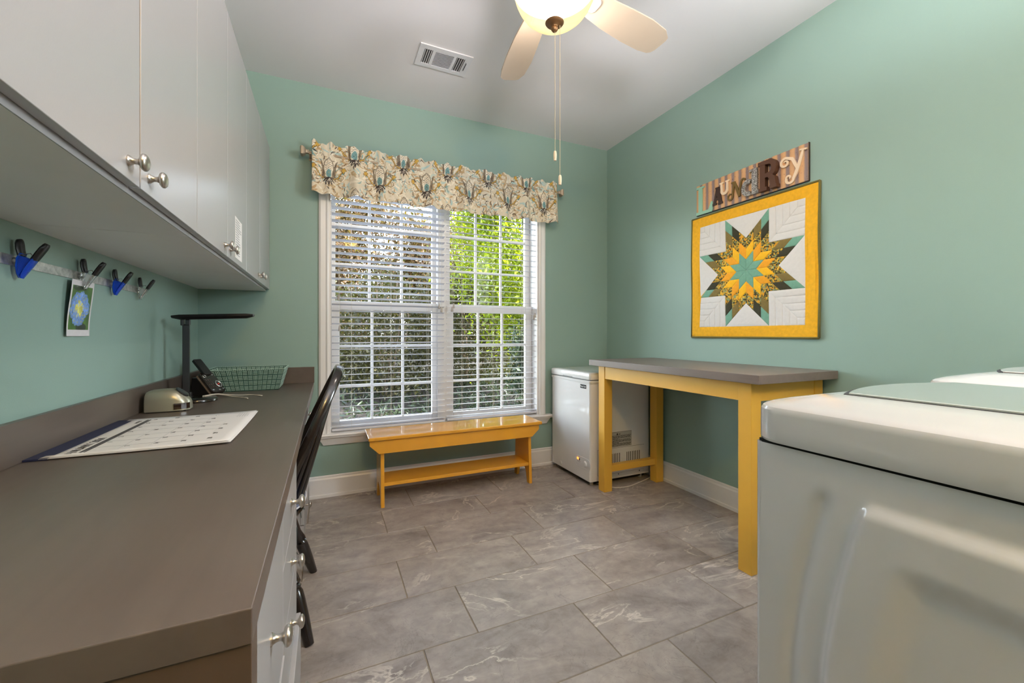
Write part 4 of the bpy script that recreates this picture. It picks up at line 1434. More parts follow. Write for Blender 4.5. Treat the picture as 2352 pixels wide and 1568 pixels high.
# ------------------------------------------------------------------ yellow bench
be = thing('wooden_bench', 'low mustard yellow painted bench with a lower shelf under the window', 'bench', (0.835, 2.80, 0))
o = MB().box(0.232, 1.437, 2.655, 2.940, 0.428, 0.450).build('seat_board', YEL, be, bevel=0.006, seg=3)
for y0 in (2.672, 2.905):
    MB().prism([(0.240, 0.428), (1.419, 0.428), (1.419, 0.393), (1.362, 0.342), (0.296, 0.342), (0.240, 0.396)], 1, y0, y0 + 0.018).build('apron', YEL, be, bevel=0.002)
for x0 in (0.308, 1.345):
    # end panel with an arched foot cut-out, legs splaying slightly
    pts = [(2.700, 0.428), (2.700 + 0.000, 0.30), (2.682, 0.0), (2.722, 0.0)]
    for k in range(0, 11):
        t_ = PI * k / 10
        pts.append((2.815 - 0.078 * math.cos(t_), 0.045 + 0.075 * math.sin(t_)))
    pts += [(2.905, 0.0), (2.945, 0.0), (2.925, 0.30), (2.925, 0.428)]
    MB().prism(pts, 0, x0, x0 + 0.022).build('end_panel', YEL, be, bevel=0.0015)
MB().box(0.330, 1.345, 2.696, 2.915, 0.128, 0.150).build('lower_shelf', YEL, be, bevel=0.002)
RUB = plain('rubber_glide', srgb(30, 26, 22), 0.7)
for x0 in (0.308, 1.345):
    for y in (2.690, 2.918):
        MB().box(x0 + 0.003, x0 + 0.019, y, y + 0.022, -0.0005, 0.004).build('foot_glide', RUB, be)

# ------------------------------------------------------------------ work table
tb = thing('work_table', 'tall yellow work table with a thick grey-brown top in the corner', 'table', (2.0, 1.83, 0))
MB().box(1.705, 2.292, 1.188, 2.455, 0.868, 0.908).build('top', TABLETOP, tb, bevel=0.002)
LX0, LX1, LY0, LY1, LW = 1.738, 2.270, 1.245, 2.385, 0.066
for x in (LX0, LX1 - LW):
    for y in (LY0, LY1 - LW):
        MB().box(x, x + LW, y, y + LW, 0.0, 0.868).build('leg', YEL2, tb, bevel=0.002)
for x in (LX0 + 0.004, LX1 - 0.024):
    MB().box(x, x + 0.02, LY0 + LW, LY1 - LW, 0.782, 0.868).build('apron', YEL2, tb)
for y in (LY0 + 0.004, LY1 - 0.024):
    MB().box(LX0 + LW, LX1 - LW, y, y + 0.02, 0.782, 0.868).build('apron', YEL2, tb)
for y in (LY0 + 0.010, LY1 - LW + 0.010):
    MB().box(LX0 + LW, LX1 - LW, y, y + 0.045, 0.130, 0.175).build('stretcher', YEL2, tb, bevel=0.002)

# ------------------------------------------------------------------ chest freezer
fz = thing('chest_freezer', 'small white chest freezer half behind the work table', 'freezer', (1.98, 2.72, 0))
fx0, fx1, fy0, fy1 = 1.704, 2.250, 2.440, 2.985
smooth_angle(MB().loft([rrect(fx0, fx1, fy0, fy1, 0.014, z) for z in (0.035, 0.735)]).build('body', FRZ, fz), 30)
smooth_angle(MB().loft([rrect(fx0 - i, fx1 + i, fy0 - i, fy1 + i, 0.016, z) for i, z in ((0.004, 0.7352), (0.006, 0.740), (0.006, 0.752), (0.002, 0.755))]).build('body_rim', FRZ, fz), 50)
MB().loft([rrect(fx0 + 0.006, fx1 - 0.006, fy0 + 0.006, fy1 - 0.006, 0.012, z) for z in (0.750, 0.764)]).build('gasket', plain('grey_gasket', srgb(96, 96, 96), 0.7), fz)
smooth_angle(MB().loft([rrect(fx0 - 0.006 + i, fx1 + 0.006 - i, fy0 - 0.006 + i, fy1 + 0.006 - i, 0.016, z) for i, z in ((0.002, 0.762), (0.0, 0.766), (0.0, 0.800), (0.004, 0.808), (0.016, 0.812), (0.05, 0.813))]).build('lid', FRZ, fz), 50)
MB().box(fx0 - 0.0075, fx0 + 0.004, 2.66, 2.80, 0.763, 0.770).build('lid_grip', plain('grey_grip', srgb(150, 150, 150), 0.5), fz, bevel=0.002)
MB().box(fx0 + 0.03, fx1 - 0.03, fy0 + 0.03, fy1 - 0.03, 0.010, 0.036).build('base_tray', PLBLACK, fz)
for x in (fx0 + 0.04, fx1 - 0.06):
    for y in (fy0 + 0.04, fy1 - 0.05):
        MB().lathe([(0.014, 0.0), (0.014, 0.036)], (x, y, 0), n=12).build('foot', plain('foot_grey', srgb(150, 146, 142), 0.6) if 'foot_grey' not in bpy.data.materials else bpy.data.materials['foot_grey'], fz)
# badge
MB().box(fx0 - 0.0022, fx0, 2.487, 2.560, 0.694, 0.722).build('badge', BLKINK, fz, bevel=0.0008)
text_mesh('badge_lettering', 'Magic Chef', 0.0148, PAPER, fz, (fx0 - 0.0025, 2.5565, 0.7035), (0, -1, 0), (0, 0, 1))
# control panel: raised pill outline, lamp and dial
mb = MB()
def pill(cy_, cz_, hw, hh, x):
    pts = []
    for k in range(40):
        t_ = 2 * PI * k / 40
        c_, s_ = math.cos(t_), math.sin(t_)
        pts.append((x, cy_ + (hw - hh) * (1 if c_ > 0 else -1) + hh * c_, cz_ + hh * s_))
    return pts
CY_, CZ_ = 2.535, 0.150
pan = MB().loft([pill(CY_, CZ_, 0.105, 0.042, fx0 + 0.001), pill(CY_, CZ_, 0.105, 0.042, fx0 - 0.0015), pill(CY_, CZ_, 0.101, 0.038, fx0 - 0.0022), pill(CY_, CZ_, 0.099, 0.036, fx0 - 0.0010)]).build('control_panel', FRZ, fz)
LED, nt, b = new_mat('orange_pilot_lamp')
b.inputs['Base Color'].default_value = (*srgb(255, 110, 30), 1)
b.inputs['Emission Color'].default_value = (1.0, 0.30, 0.05, 1)
tc = N(nt, 'ShaderNodeTexCoord')
L(nt, math_n(nt, 'MULTIPLY', noise(nt, tc.outputs['Object'], 200), 5.0), b.inputs['Emission Strength'])
MB().box(fx0 - 0.0045, fx0 - 0.0005, 2.583, 2.603, 0.160, 0.176).build('pilot_lamp', LED, pan, bevel=0.002)
MB().box(fx0 - 0.0035, fx0 - 0.0005, 2.566, 2.573, 0.158, 0.172).build('indicator', PLBLACK, pan)
smooth_angle(MB().lathe([(0.021, fx0 - 0.0008), (0.021, fx0 - 0.004), (0.017, fx0 - 0.010), (0.001, fx0 - 0.011)], (0, 2.497, 0.150), axis='x', n=24).build('dial', FRZ, pan), 40)
MB().box(fx0 - 0.0125, fx0 - 0.010, 2.495, 2.499, 0.136, 0.164).build('dial_grip', FRZ, pan)
MB().box(fx0 - 0.0016, fx0 - 0.0008, 2.580, 2.600, 0.146, 0.149).box(fx0 - 0.0016, fx0 - 0.0008, 2.560, 2.572, 0.146, 0.149).build('caption', plain('grey_caption', srgb(120, 120, 120), 0.7), pan)
smooth_angle(MB().lathe([(0.016, fx0), (0.016, fx0 - 0.003), (0.012, fx0 - 0.005), (0.001, fx0 - 0.005)], (0, 2.838, 0.066), axis='x', n=20).build('drain_cap', FRZ, fz), 40)
# warning label on the side facing the table
MB().box(1.865, 2.074, fy0 - 0.0006, fy0, 0.262, 0.372).build('warning_label', plain('label_grey', srgb(168, 166, 160), 0.6), fz)
mb = MB()
mb.box(1.865, 2.074, fy0 - 0.0009, fy0 - 0.0006, 0.3705, 0.372).box(1.865, 2.074, fy0 - 0.0009, fy0 - 0.0006, 0.262, 0.2635).box(2.0725, 2.074, fy0 - 0.0009, fy0 - 0.0006, 0.262, 0.372).box(1.865, 2.074, fy0 - 0.0009, fy0 - 0.0006, 0.344, 0.3455)
for k in range(11):
    z = 0.339 - k * 0.0067
    x = 1.870
    while x < 2.062:
        w_ = random.uniform(0.006, 0.030)
        mb.box(x, min(2.068, x + w_), fy0 - 0.0009, fy0 - 0.0006, z - 0.0019, z + 0.0013)
        x += w_ + 0.003
        if k % 4 == 3 and x > 1.95:
            break
mb.add([(1.936, fy0 - 0.0009, 0.348), (1.952, fy0 - 0.0009, 0.348), (1.944, fy0 - 0.0009, 0.366)], [(0, 1, 2)])
mb.box(1.956, 1.972, fy0 - 0.0009, fy0 - 0.0006, 0.352, 0.356)
mb.build('warning_text', BLKINK, fz)
# service panel with louvre slots
mb = MB()
px0, px1, pz0, pz1 = 1.768, 2.196, 0.072, 0.256
e = 0.0018
mb.box(px0, px1, fy0 - 0.0004, fy0 + 0.0002, pz1 - e, pz1).box(px0, px0 + e, fy0 - 0.0004, fy0 + 0.0002, pz0, pz1).box(px0, px1, fy0 - 0.0004, fy0 + 0.0002, pz0, pz0 + 0.0008)
mb.build('panel_seam', plain('seam_grey', srgb(70, 70, 70), 0.8), fz)
for k in range(8):
    x = 2.030 + k * 0.0167
    MB().box(x, x + 0.0055, fy0 - 0.0005, fy0 + 0.001, 0.130, 0.216).build('vent_slot', GAP, fz)
for k in range(8):
    x = 1.845 + k * 0.0167
    MB().box(x, x + 0.0055, fy0 - 0.0005, fy0 + 0.001, 0.130, 0.216).build('vent_slot', GAP, fz)
for x in (1.955, 2.150):
    MB().lathe([(0.0045, fy0 - 0.0015), (0.0045, fy0)], (x, 0, 0.062), axis='y', n=10).build('screw', DKGREY, fz)
cordt = thing('power_cord', 'cream freezer power cord lying on the floor behind the table leg', 'power cord', (1.9, 2.38, 0.004))
cp = [(2.33 - 0.05, 2.47, 0.07), (2.262, 2.44, 0.006), (2.19, 2.40, 0.005), (2.08, 2.365, 0.005), (1.97, 2.335, 0.005), (1.88, 2.345, 0.005), (1.83, 2.385, 0.005), (1.80, 2.46, 0.005), (1.78, 2.55, 0.005)]
P3 = [Vector(p) for p in cp]
sm = []
for i in range(len(P3) - 1):
    p0, p1, p2, p3 = P3[max(i - 1, 0)], P3[i], P3[i + 1], P3[min(i + 2, len(P3) - 1)]
    for q in np.linspace(0, 1, 6, endpoint=False):
        sm.append(0.5 * ((2 * p1) + (p2 - p0) * q + (2 * p0 - 5 * p1 + 4 * p2 - p3) * q * q + (3 * p1 - p0 - 3 * p2 + p3) * q ** 3))
sm.append(P3[-1])
MB().tube(sm, 0.004, 8).build('flex', CORD, cordt, smooth=True)

# ------------------------------------------------------------------ washer and dryer
def sstep(a, b_, x):
    t_ = min(1, max(0, (x - a) / (b_ - a)))
    return t_ * t_ * (3 - 2 * t_)
def laundry(name, label, cat, x0, x1, dz, washer):
    yb, yf = -0.10, 0.580
    t = thing(name, label, cat, ((x0 + x1) / 2, (yb + yf) / 2, 0))
    zs = 0.868 + dz
    # cabinet: pressed side panels
    for sgn, xs in ((-1, x0), (1, x1)):
        P = []
        ny, nz = 150, 170
        for i in range(nz):
            z = 0.025 + (zs - 0.003 - 0.025) * i / (nz - 1)
            row = []
            for j in range(ny):
                y = yb + 0.012 + (yf - yb - 0.024) * j / (ny - 1)
                bw = 0.455 - 0.070 * ((z - 0.35) / 0.46) ** 2
                h_ = 0.0
                top = sstep(0.815, 0.790, z)
                g = (y - (bw + 0.058)) / 0.013
                h_ -= 0.0080 * math.exp(-g * g) * sstep(0.812, 0.775, z)
                d1 = sstep(bw + 0.006, bw - 0.016, y) * sstep(0.812, 0.784, z)
                h_ += 0.0150 * d1
                d2 = sstep(bw - 0.062, bw - 0.115, y) * sstep(0.735, 0.690, z)
                h_ -= 0.0125 * d2
                row.append((xs + sgn * (0.0 + h_), y, z))
            P.append(row)
        MB().grid(P).build('side_panel', APPL, t, smooth=True)
    r = 0.012
    outer, inner = [], []   # rounded front wrap
    for xa, sg in ((x0, 1), (x1, -1)):
        qs = np.linspace(0, PI / 2, 6)
        o_ = [(xa, yf - 0.0122)] + [(xa + sg * r - sg * r * math.cos(q), yf - r + r * math.sin(q)) for q in qs]
        i_ = [(xa + sg * 0.004, yf - 0.0122), (xa + sg * 0.0065, yf - 0.0065), (xa + sg * r, yf - 0.004)]
        outer += o_ if sg > 0 else o_[::-1]
        inner += i_ if sg > 0 else i_[::-1]
    smooth_angle(MB().prism(outer + inner[::-1], 2, 0.025, zs - 0.003).build('front_panel', APPL, t), 30)
    MB().box(x0, x1, yb, yb + 0.012, 0.025, zs - 0.003).build('back_panel', APPL, t)
    MB().box(x0 + 0.006, x1 - 0.006, yb + 0.006, yf - 0.006, zs - 0.006, zs + 0.003).build('shadow_gap', GAP, t)
    # rounded top cap
    prof = [(0.004, zs + 0.0015), (-0.008, zs + 0.003), (-0.010, zs + 0.008), (-0.010, zs + 0.030), (-0.010, zs + 0.060), (-0.0092, zs + 0.067), (-0.0065, zs + 0.0725), (-0.001, zs + 0.0765), (0.008, zs + 0.0800), (0.026, zs + 0.0850), (0.050, zs + 0.0905), (0.066, zs + 0.0940), (0.076, zs + 0.0958), (0.083, zs + 0.0965), (0.100, zs + 0.0985)]
    rings = []
    for i_, z in prof:
        rings.append(rrect(x0 + i_, x1 - i_, yb + min(i_, 0.02), yf - i_ * 0.9, max(0.03, 0.060 - 0.1 * i_) if i_ < 0.05 else 0.05, z, 10))
    smooth_angle(MB().loft(rings).build('top_cap', APPL, t), 22)
    xm = (x0 + x1) / 2
    zl = zs + 0.0985
    def lid_ring(gr, z):
        hw = (x1 - x0) / 2 - 0.126 + gr
        pts = [(xm - hw, 0.02, z)]
        pts = []
        for k in range(25):
            u = -1 + k / 12
            pts.append((xm + hw * u, 0.472 + gr + 0.046 * (1 - u * u), z))
        pts.append((xm + hw, 0.03, z))
        pts.append((xm - hw, 0.03, z))
        return pts
    MB().loft([lid_ring(0.006, zl - 0.004), lid_ring(0.006, zl + 0.0008)]).build('lid_gap', GAP, t)
    MB().loft([lid_ring(0.0, zl + 0.0008), lid_ring(0.0, zl + 0.003), lid_ring(-0.004, zl + 0.0042)]).build('lid', LIDGREY if washer else APPL, t)
    # console at the back
    MB().prism([(yb, zl - 0.01), (0.035, zl - 0.01), (0.020, zl + 0.03), (-0.055, zl + 0.150), (yb, zl + 0.150)], 0, x0 + 0.01, x1 - 0.01).build('console', APPL, t, bevel=0.008, seg=3)
    kb = MB().lathe([(0.034, 0.0), (0.032, 0.016), (0.026, 0.022), (0.001, 0.022)], (0, 0, 0), n=28).build('control_knob', plain('knob_grey', srgb(190, 190, 192), 0.3, metal=0.4) if 'knob_grey' not in bpy.data.materials else bpy.data.materials['knob_grey'], t, local=True)
    kb.location = (x1 - 0.18 - (x0 + x1) / 2, -0.018 - (yb + yf) / 2, zl + 0.090)
    kb.rotation_euler = (-math.radians(58), 0, 0)
    for x in (x0 + 0.05, x1 - 0.05):
        for y in (yb + 0.05, yf - 0.05):
            MB().lathe([(0.02, 0), (0.02, 0.008), (0.008, 0.01), (0.008, 0.03)], (x, y, 0), n=12).build('foot', PLBLACK, t)
    return t
laundry('washing_machine', 'white top-loading washing machine nearest the viewer with pressed side panel and grey lid', 'washer', 0.820, 1.512, 0.0, True)
laundry('clothes_dryer', 'white clothes dryer behind the washing machine by the right wall', 'dryer', 1.545, 2.237, 0.016, False)

# ------------------------------------------------------------------ laundry sign
sg = thing('letter_sign', 'corrugated tan striped sign board with raised mixed letters spelling laundry', 'sign', (XR, 1.68, 1.99))
SY0 = 2.037
SZ0 = 1.890
def SP(x, y, d):
    return (XR - d, SY0 - x, SZ0 + y)
STRIPE, nt, b = new_mat('corrugated_tan_board')
tc = N(nt, 'ShaderNodeTexCoord')
sp = N(nt, 'ShaderNodeSeparateXYZ')
L(nt, tc.outputs['Object'], sp.inputs[0])
wv = math_n(nt, 'SINE', math_n(nt, 'MULTIPLY', math_n(nt, 'ADD', sp.outputs[1], 1.68 - SY0), -2 * PI / 0.0475))
jit = noise(nt, tc.outputs['Object'], 40, 4, 0.6)
wv = math_n(nt, 'ADD', wv, math_n(nt, 'MULTIPLY', math_n(nt, 'SUBTRACT', jit, 0.5), 0.9))
cb = ramp(nt, math_n(nt, 'MULTIPLY_ADD', wv, 0.5, 0.5), [(0.22, srgb(142, 122, 120)), (0.42, srgb(196, 152, 112)), (0.8, srgb(212, 164, 118))])
spk = ramp(nt, noise(nt, tc.outputs['Object'], 110, 3, 0.5), [(0.66, (0, 0, 0)), (0.70, (1, 1, 1))])
L(nt, mixc(nt, math_n(nt, 'MULTIPLY', spk, 0.8), cb, srgb(74, 54, 44)), b.inputs['Base Color'])
b.inputs['Roughness'].default_value = 0.6
P0, P1 = [], []
nx = 180
for i in range(nx + 1):
    x = 0.714 * i / nx
    d = 0.0085 + 0.0016 * math.sin(2 * PI * x / 0.0475)
    P0.append(SP(x, 0, d))
    P1.append(SP(x, 0.198, d))
mb = MB()
n_ = nx + 1
bk0 = [SP(0.714 * i / nx, 0, 0.0006) for i in range(nx + 1)]
bk1 = [SP(0.714 * i / nx, 0.198, 0.0006) for i in range(nx + 1)]
vv = P0 + P1 + bk0 + bk1
ff = []
for i in range(nx):
    ff += [(i, i + 1, n_ + i + 1, n_ + i), (2 * n_ + i, 3 * n_ + i, 3 * n_ + i + 1, 2 * n_ + i + 1), (i, 2 * n_ + i, 2 * n_ + i + 1, i + 1), (n_ + i, n_ + i + 1, 3 * n_ + i + 1, 3 * n_ + i)]
ff += [(0, n_, 3 * n_, 2 * n_), (nx, 2 * n_ + nx, 3 * n_ + nx, n_ + nx)]
mb.add(vv, ff)
mb.build('board', STRIPE, sg)
mb = MB()
e = 0.004
mb.box(XR - 0.012, XR - 0.0005, SY0 - 0.714 - 0.002, SY0 - 0.714, SZ0 - 0.001, SZ0 + 0.199)
mb.box(XR - 0.012, XR - 0.0005, SY0 - 0.714, SY0, SZ0 - 0.003, SZ0)
mb.build('dark_edge', plain('dark_board_edge', srgb(52, 34, 28), 0.6), sg)
MINT = plain('mint_paint', srgb(150, 196, 174), 0.5)
DBR = plain('dark_brown_paint', srgb(62, 38, 30), 0.5)
MBR = plain('chocolate_paint', srgb(86, 54, 36), 0.5)
CRM = plain('cream_paint', srgb(240, 214, 184), 0.5)
OLV = plain('olive_paint', srgb(112, 88, 40), 0.5)
GLIT, nt, b = new_mat('silver_glitter')
tc = N(nt, 'ShaderNodeTexCoord')
vo = N(nt, 'ShaderNodeTexVoronoi')
vo.inputs['Scale'].default_value = 420
L(nt, tc.outputs['Object'], vo.inputs['Vector'])
sp = N(nt, 'ShaderNodeSeparateColor')
L(nt, vo.outputs['Color'], sp.inputs[0])
L(nt, ramp(nt, sp.outputs[0], [(0.25, srgb(70, 64, 62)), (0.6, srgb(176, 170, 168)), (0.9, srgb(240, 236, 234))]), b.inputs['Base Color'])
b.inputs['Metallic'].default_value = 0.5
b.inputs['Roughness'].default_value = 0.35

def LP(d0, d1):
    return lambda x, y, t_: SP(x, y, d0 + (d1 - d0) * t_)
def arc(cx_, cy_, rx, ry, a0, a1, n=16):
    return [(cx_ + rx * math.cos(math.radians(a0 + (a1 - a0) * i / n)), cy_ + ry * math.sin(math.radians(a0 + (a1 - a0) * i / n))) for i in range(n + 1)]
def spiral(cx_, cy_, r0, r1, a0, a1, n=26):
    return [(cx_ + (r0 + (r1 - r0) * i / n) * math.cos(math.radians(a0 + (a1 - a0) * i / n)), cy_ + (r0 + (r1 - r0) * i / n) * math.sin(math.radians(a0 + (a1 - a0) * i / n))) for i in range(n + 1)]
# L
q = LP(0.009, 0.016)
mb = MB()
mb.ribbon([(0.036, 0.008), (0.036, 0.180)], 0.030, q)
mb.ribbon([(0.006, 0.178), (0.066, 0.178)], [0.016, 0.010], q)
mb.ribbon([(0.004, 0.008), (0.127, 0.008)], 0.020, q)
mb.ribbon([(0.114, 0.010), (0.121, 0.040), (0.125, 0.064)], [0.034, 0.020, 0.008], q)
mb.build('letter_l', MINT, sg)
# A
q = LP(0.009, 0.015)
mb = MB()
mb.ribbon([(0.146, 0.036), (0.164, 0.132)], 0.017, q)
mb.ribbon([(0.190, 0.036), (0.168, 0.132)], 0.026, q)
mb.ribbon([(0.152, 0.136), (0.180, 0.136)], 0.010, q)
mb.ribbon([(0.152, 0.066), (0.184, 0.066)], 0.014, q)
mb.ribbon([(0.131, 0.036), (0.162, 0.036)], 0.012, q)
mb.ribbon([(0.172, 0.034), (0.206, 0.034)], 0.012, q)
mb.build('letter_a', DBR, sg)
# U
q = LP(0.009, 0.019)
mb = MB()
mb.ribbon([(0.199, 0.152), (0.201, 0.108)] + arc(0.220, 0.104, 0.019, 0.020, 190, 350, 12) + [(0.240, 0.108), (0.241, 0.154)], [0.012, 0.016] + [0.017] * 13 + [0.013, 0.012], q)
mb.ribbon([(0.186, 0.154), (0.214, 0.154)], 0.009, q)
mb.ribbon([(0.229, 0.156), (0.256, 0.156)], 0.009, q)
mb.build('letter_u', CRM, sg)
# N
q = LP(0.009, 0.016)
mb = MB()
mb.ribbon(arc(0.259, 0.049, 0.015, 0.018, 60, 350, 20) + [(0.278, 0.080), (0.284, 0.128)], [0.007 + 0.0002 * i for i in range(21)] + [0.012, 0.013], q)
mb.ribbon([(0.266, 0.134), (0.288, 0.132), (0.304, 0.090), (0.322, 0.036)], [0.008, 0.014, 0.017, 0.014], q)
mb.ribbon([(0.321, 0.036), (0.327, 0.090), (0.332, 0.118)] + arc(0.346, 0.118, 0.013, 0.016, 170, 20, 10), [0.010, 0.012, 0.012] + [0.010] * 11, q)
mb.build('letter_n', OLV, sg)
# d
q = LP(0.009, 0.024)
mb = MB()
mb.ribbon([(0.424, 0.018), (0.424, 0.166)], 0.034, q)
mb.ribbon([(0.392, 0.160), (0.420, 0.160)], 0.014, q)
mb.ribbon([(0.420, 0.026), (0.448, 0.026)], 0.018, q)
ring_ = arc(0.384, 0.066, 0.030, 0.037, 60, 300, 22)
mb.ribbon(ring_, 0.025, q)
mb.build('letter_d', GLIT, sg)
# R
q = LP(0.009, 0.036)
mb = MB()
mb.ribbon([(0.481, 0.018), (0.481, 0.178)], 0.032, q)
mb.ribbon([(0.455, 0.170), (0.512, 0.170)], 0.022, q)
mb.ribbon([(0.460, 0.022), (0.508, 0.022)], 0.020, q)
mb.ribbon([(0.500, 0.168)] + arc(0.522, 0.132, 0.026, 0.036, 80, -80, 16) + [(0.495, 0.094)], [0.022] + [0.028] * 17 + [0.022], q)
mb.ribbon([(0.516, 0.098), (0.540, 0.070), (0.545, 0.030)], [0.022, 0.030, 0.032], q)
mb.ribbon([(0.526, 0.022), (0.566, 0.022)], 0.018, q)
mb.build('letter_r', MBR, sg)
# y
q = LP(0.009, 0.017)
mb = MB()
mb.ribbon(spiral(0.596, 0.132, 0.007, 0.026, 150, 150 - 430, 30) + [(0.634, 0.142), (0.648, 0.112), (0.660, 0.084)], [0.008 + 0.006 * i / 30 for i in range(31)] + [0.016, 0.016, 0.014], q)
mb.ribbon([(0.690, 0.172), (0.684, 0.150), (0.668, 0.098), (0.654, 0.062), (0.640, 0.034)] + arc(0.622, 0.036, 0.020, 0.020, -10, -190, 12) + spiral(0.616, 0.046, 0.014, 0.005, 190, -60, 14), [0.010, 0.014, 0.018, 0.017, 0.015] + [0.013] * 13 + [0.010] * 15, q)
mb.ribbon([(0.672, 0.174), (0.708, 0.168)], 0.009, q)
mb.build('letter_y', CRM, sg)

# ------------------------------------------------------------------ star quilt
qt = thing('wall_quilt', 'square wall quilt with a yellow border and eight-pointed star in teal, olive and gold', 'quilt', (XR, 1.6745, 1.068))
def fabric(name, col, var=0.05, stripes=0.0, vs=60):
    m, nt, b = new_mat(name)
    tc = N(nt, 'ShaderNodeTexCoord')
    n = noise(nt, tc.outputs['Object'], vs, 3)
    L(nt, ramp(nt, n, [(0.3, tuple(c * (1 - var) for c in col)), (0.7, tuple(min(1, c * (1 + var)) for c in col))]), b.inputs['Base Color'])
    b.inputs['Roughness'].default_value = 0.9
    b.inputs['Sheen Weight'].default_value = 0.1
    big = noise(nt, tc.outputs['Object'], 38, 2, 0.5, 0.5)
    bump(nt, b, big, 0.35, 0.004)
    return m
QY = fabric('quilt_yellow', srgb(232, 172, 26), 0.08)
QW = fabric('quilt_white', srgb(216, 212, 210), 0.02)
QT = fabric('quilt_teal', srgb(112, 160, 140), 0.06)
QG1 = fabric('quilt_gold', srgb(240, 182, 24), 0.05)
QG2 = fabric('quilt_amber', srgb(234, 160, 28), 0.05)
QD = fabric('quilt_dark_green', srgb(52, 50, 30), 0.12)
QO = fabric('quilt_olive', srgb(122, 104, 54), 0.08)
QB = fabric('quilt_olive_binding', srgb(104, 96, 46), 0.15, vs=300)
QP, nt, b = new_mat('quilt_print')
tc = N(nt, 'ShaderNodeTexCoord')
vo = N(nt, 'ShaderNodeTexVoronoi')
vo.inputs['Scale'].default_value = 130
wn_ = N(nt, 'ShaderNodeTexNoise')
wn_.inputs['Scale'].default_value = 60
L(nt, tc.outputs['Object'], wn_.inputs['Vector'])
vad = N(nt, 'ShaderNodeVectorMath', operation='MULTIPLY_ADD')
L(nt, wn_.outputs['Color'], vad.inputs[0])
vad.inputs[1].default_value = (0.012, 0.012, 0.012)
L(nt, tc.outputs['Object'], vad.inputs[2])
L(nt, vad.outputs[0], vo.inputs['Vector'])
sp = N(nt, 'ShaderNodeSeparateColor')
L(nt, vo.outputs['Color'], sp.inputs[0])
rp = N(nt, 'ShaderNodeValToRGB')
rp.color_ramp.interpolation = 'CONSTANT'
els = rp.color_ramp.elements
stops = [(0.0, srgb(64, 58, 30)), (0.26, srgb(124, 110, 52)), (0.44, srgb(214, 150, 34)), (0.66, srgb(158, 144, 66)), (0.78, srgb(130, 148, 110)), (0.88, srgb(226, 178, 52))]
while len(els) < len(stops):
    els.new(0.5)
for e_, (p_, c_) in zip(els, stops):
    e_.position = p_
    e_.color = (*c_, 1)
L(nt, sp.outputs[0], rp.inputs[0])
L(nt, rp.outputs[0], b.inputs['Base Color'])
b.inputs['Roughness'].default_value = 0.9

QC = (1.6745, 1.470)
QS = 0.402
def wob(x, y):
    return 0.0025 * math.sin(x * 17 + 1) * math.sin(y * 13) + 0.002 * math.sin(x * 9 - y * 11)
def QPt(x, y, d):
    return (XR - 0.004 - d - wob(x, y), QC[0] - x, QC[1] + y)
def patch(poly, mat, puff=0.0028, base=0.006, name='patch'):
    n = len(poly)
    cxp, cyp = sum(p[0] for p in poly) / n, sum(p[1] for p in poly) / n
    def sh_(f):
        return [(cxp + (p[0] - cxp) * f, cyp + (p[1] - cyp) * f) for p in poly]
    def dens(pp):
        out_ = []
        for i in range(n):
            a, b_ = pp[i], pp[(i + 1) % n]
            for s in (0, 0.34, 0.67):
                out_.append((a[0] + (b_[0] - a[0]) * s, a[1] + (b_[1] - a[1]) * s))
        return out_
    rings = [[QPt(*p, base - 0.003) for p in dens(poly)], [QPt(*p, base) for p in dens(poly)], [QPt(*p, base + puff * 0.7) for p in dens(sh_(0.90))], [QPt(*p, base + puff) for p in dens(sh_(0.6))]]
    return smooth_angle(MB().loft(rings).build(name, mat, qt), 60)
# backing with bound edge
bw_ = 0.402
MB().box(XR - 0.0065, XR - 0.0008, QC[0] - bw_, QC[0] + bw_, QC[1] - bw_, QC[1] + bw_).build('backing', QY, qt)
corners = [(-bw_, -bw_), (bw_, -bw_), (bw_, bw_), (-bw_, bw_)]
for i in range(4):
    a, b_ = corners[i], corners[(i + 1) % 4]
    pts = [QPt(a[0] + (b_[0] - a[0]) * s, a[1] + (b_[1] - a[1]) * s, 0.004) for s in np.linspace(0, 1, 14)]
    MB().tube(pts, 0.0062, 8).build('binding', QB, qt, smooth=True)
s_in = 0.334
for i in range(4):
    th = PI / 2 * i
    c_, s_ = math.cos(th), math.sin(th)
    poly = [(-bw_ + 0.004, bw_ - 0.004), (-s_in, s_in), (s_in, s_in), (bw_ - 0.004, bw_ - 0.004)]
    patch([(x * c_ - y * s_, x * s_ + y * c_) for x, y in poly], QY, 0.0015, 0.0055, 'border_strip')
tt = math.tan(PI / 8)
blen = 0.5858 * s_in
for i in range(4):
    th = PI / 2 * i
    c_, s_ = math.cos(th), math.sin(th)
    R = lambda p: (p[0] * c_ - p[1] * s_, p[0] * s_ + p[1] * c_)
    # corner square as quilted L-bands, and side triangle between two points
    xi = blen * math.cos(PI / 4)
    for k in range(5):
        f0, f1 = k / 5, (k + 1) / 5
        a0 = s_in - (s_in - xi) * (1 - f0)
        a1 = s_in - (s_in - xi) * (1 - f1)
        if k == 4:
            patch([R(p) for p in ((a0, a0), (s_in, a0), (s_in, s_in), (a0, s_in))], QW, 0.002)
        else:
            patch([R(p) for p in ((a0, a0), (s_in, a0), (s_in, a1), (a1, a1))], QW, 0.002)
            patch([R(p) for p in ((a0, a0), (a1, a1), (a1, s_in), (a0, s_in))], QW, 0.002)
    patch([R(p) for p in ((0, blen), (s_in * tt, s_in), (-s_in * tt, s_in))], QW, 0.002)
nd = 3
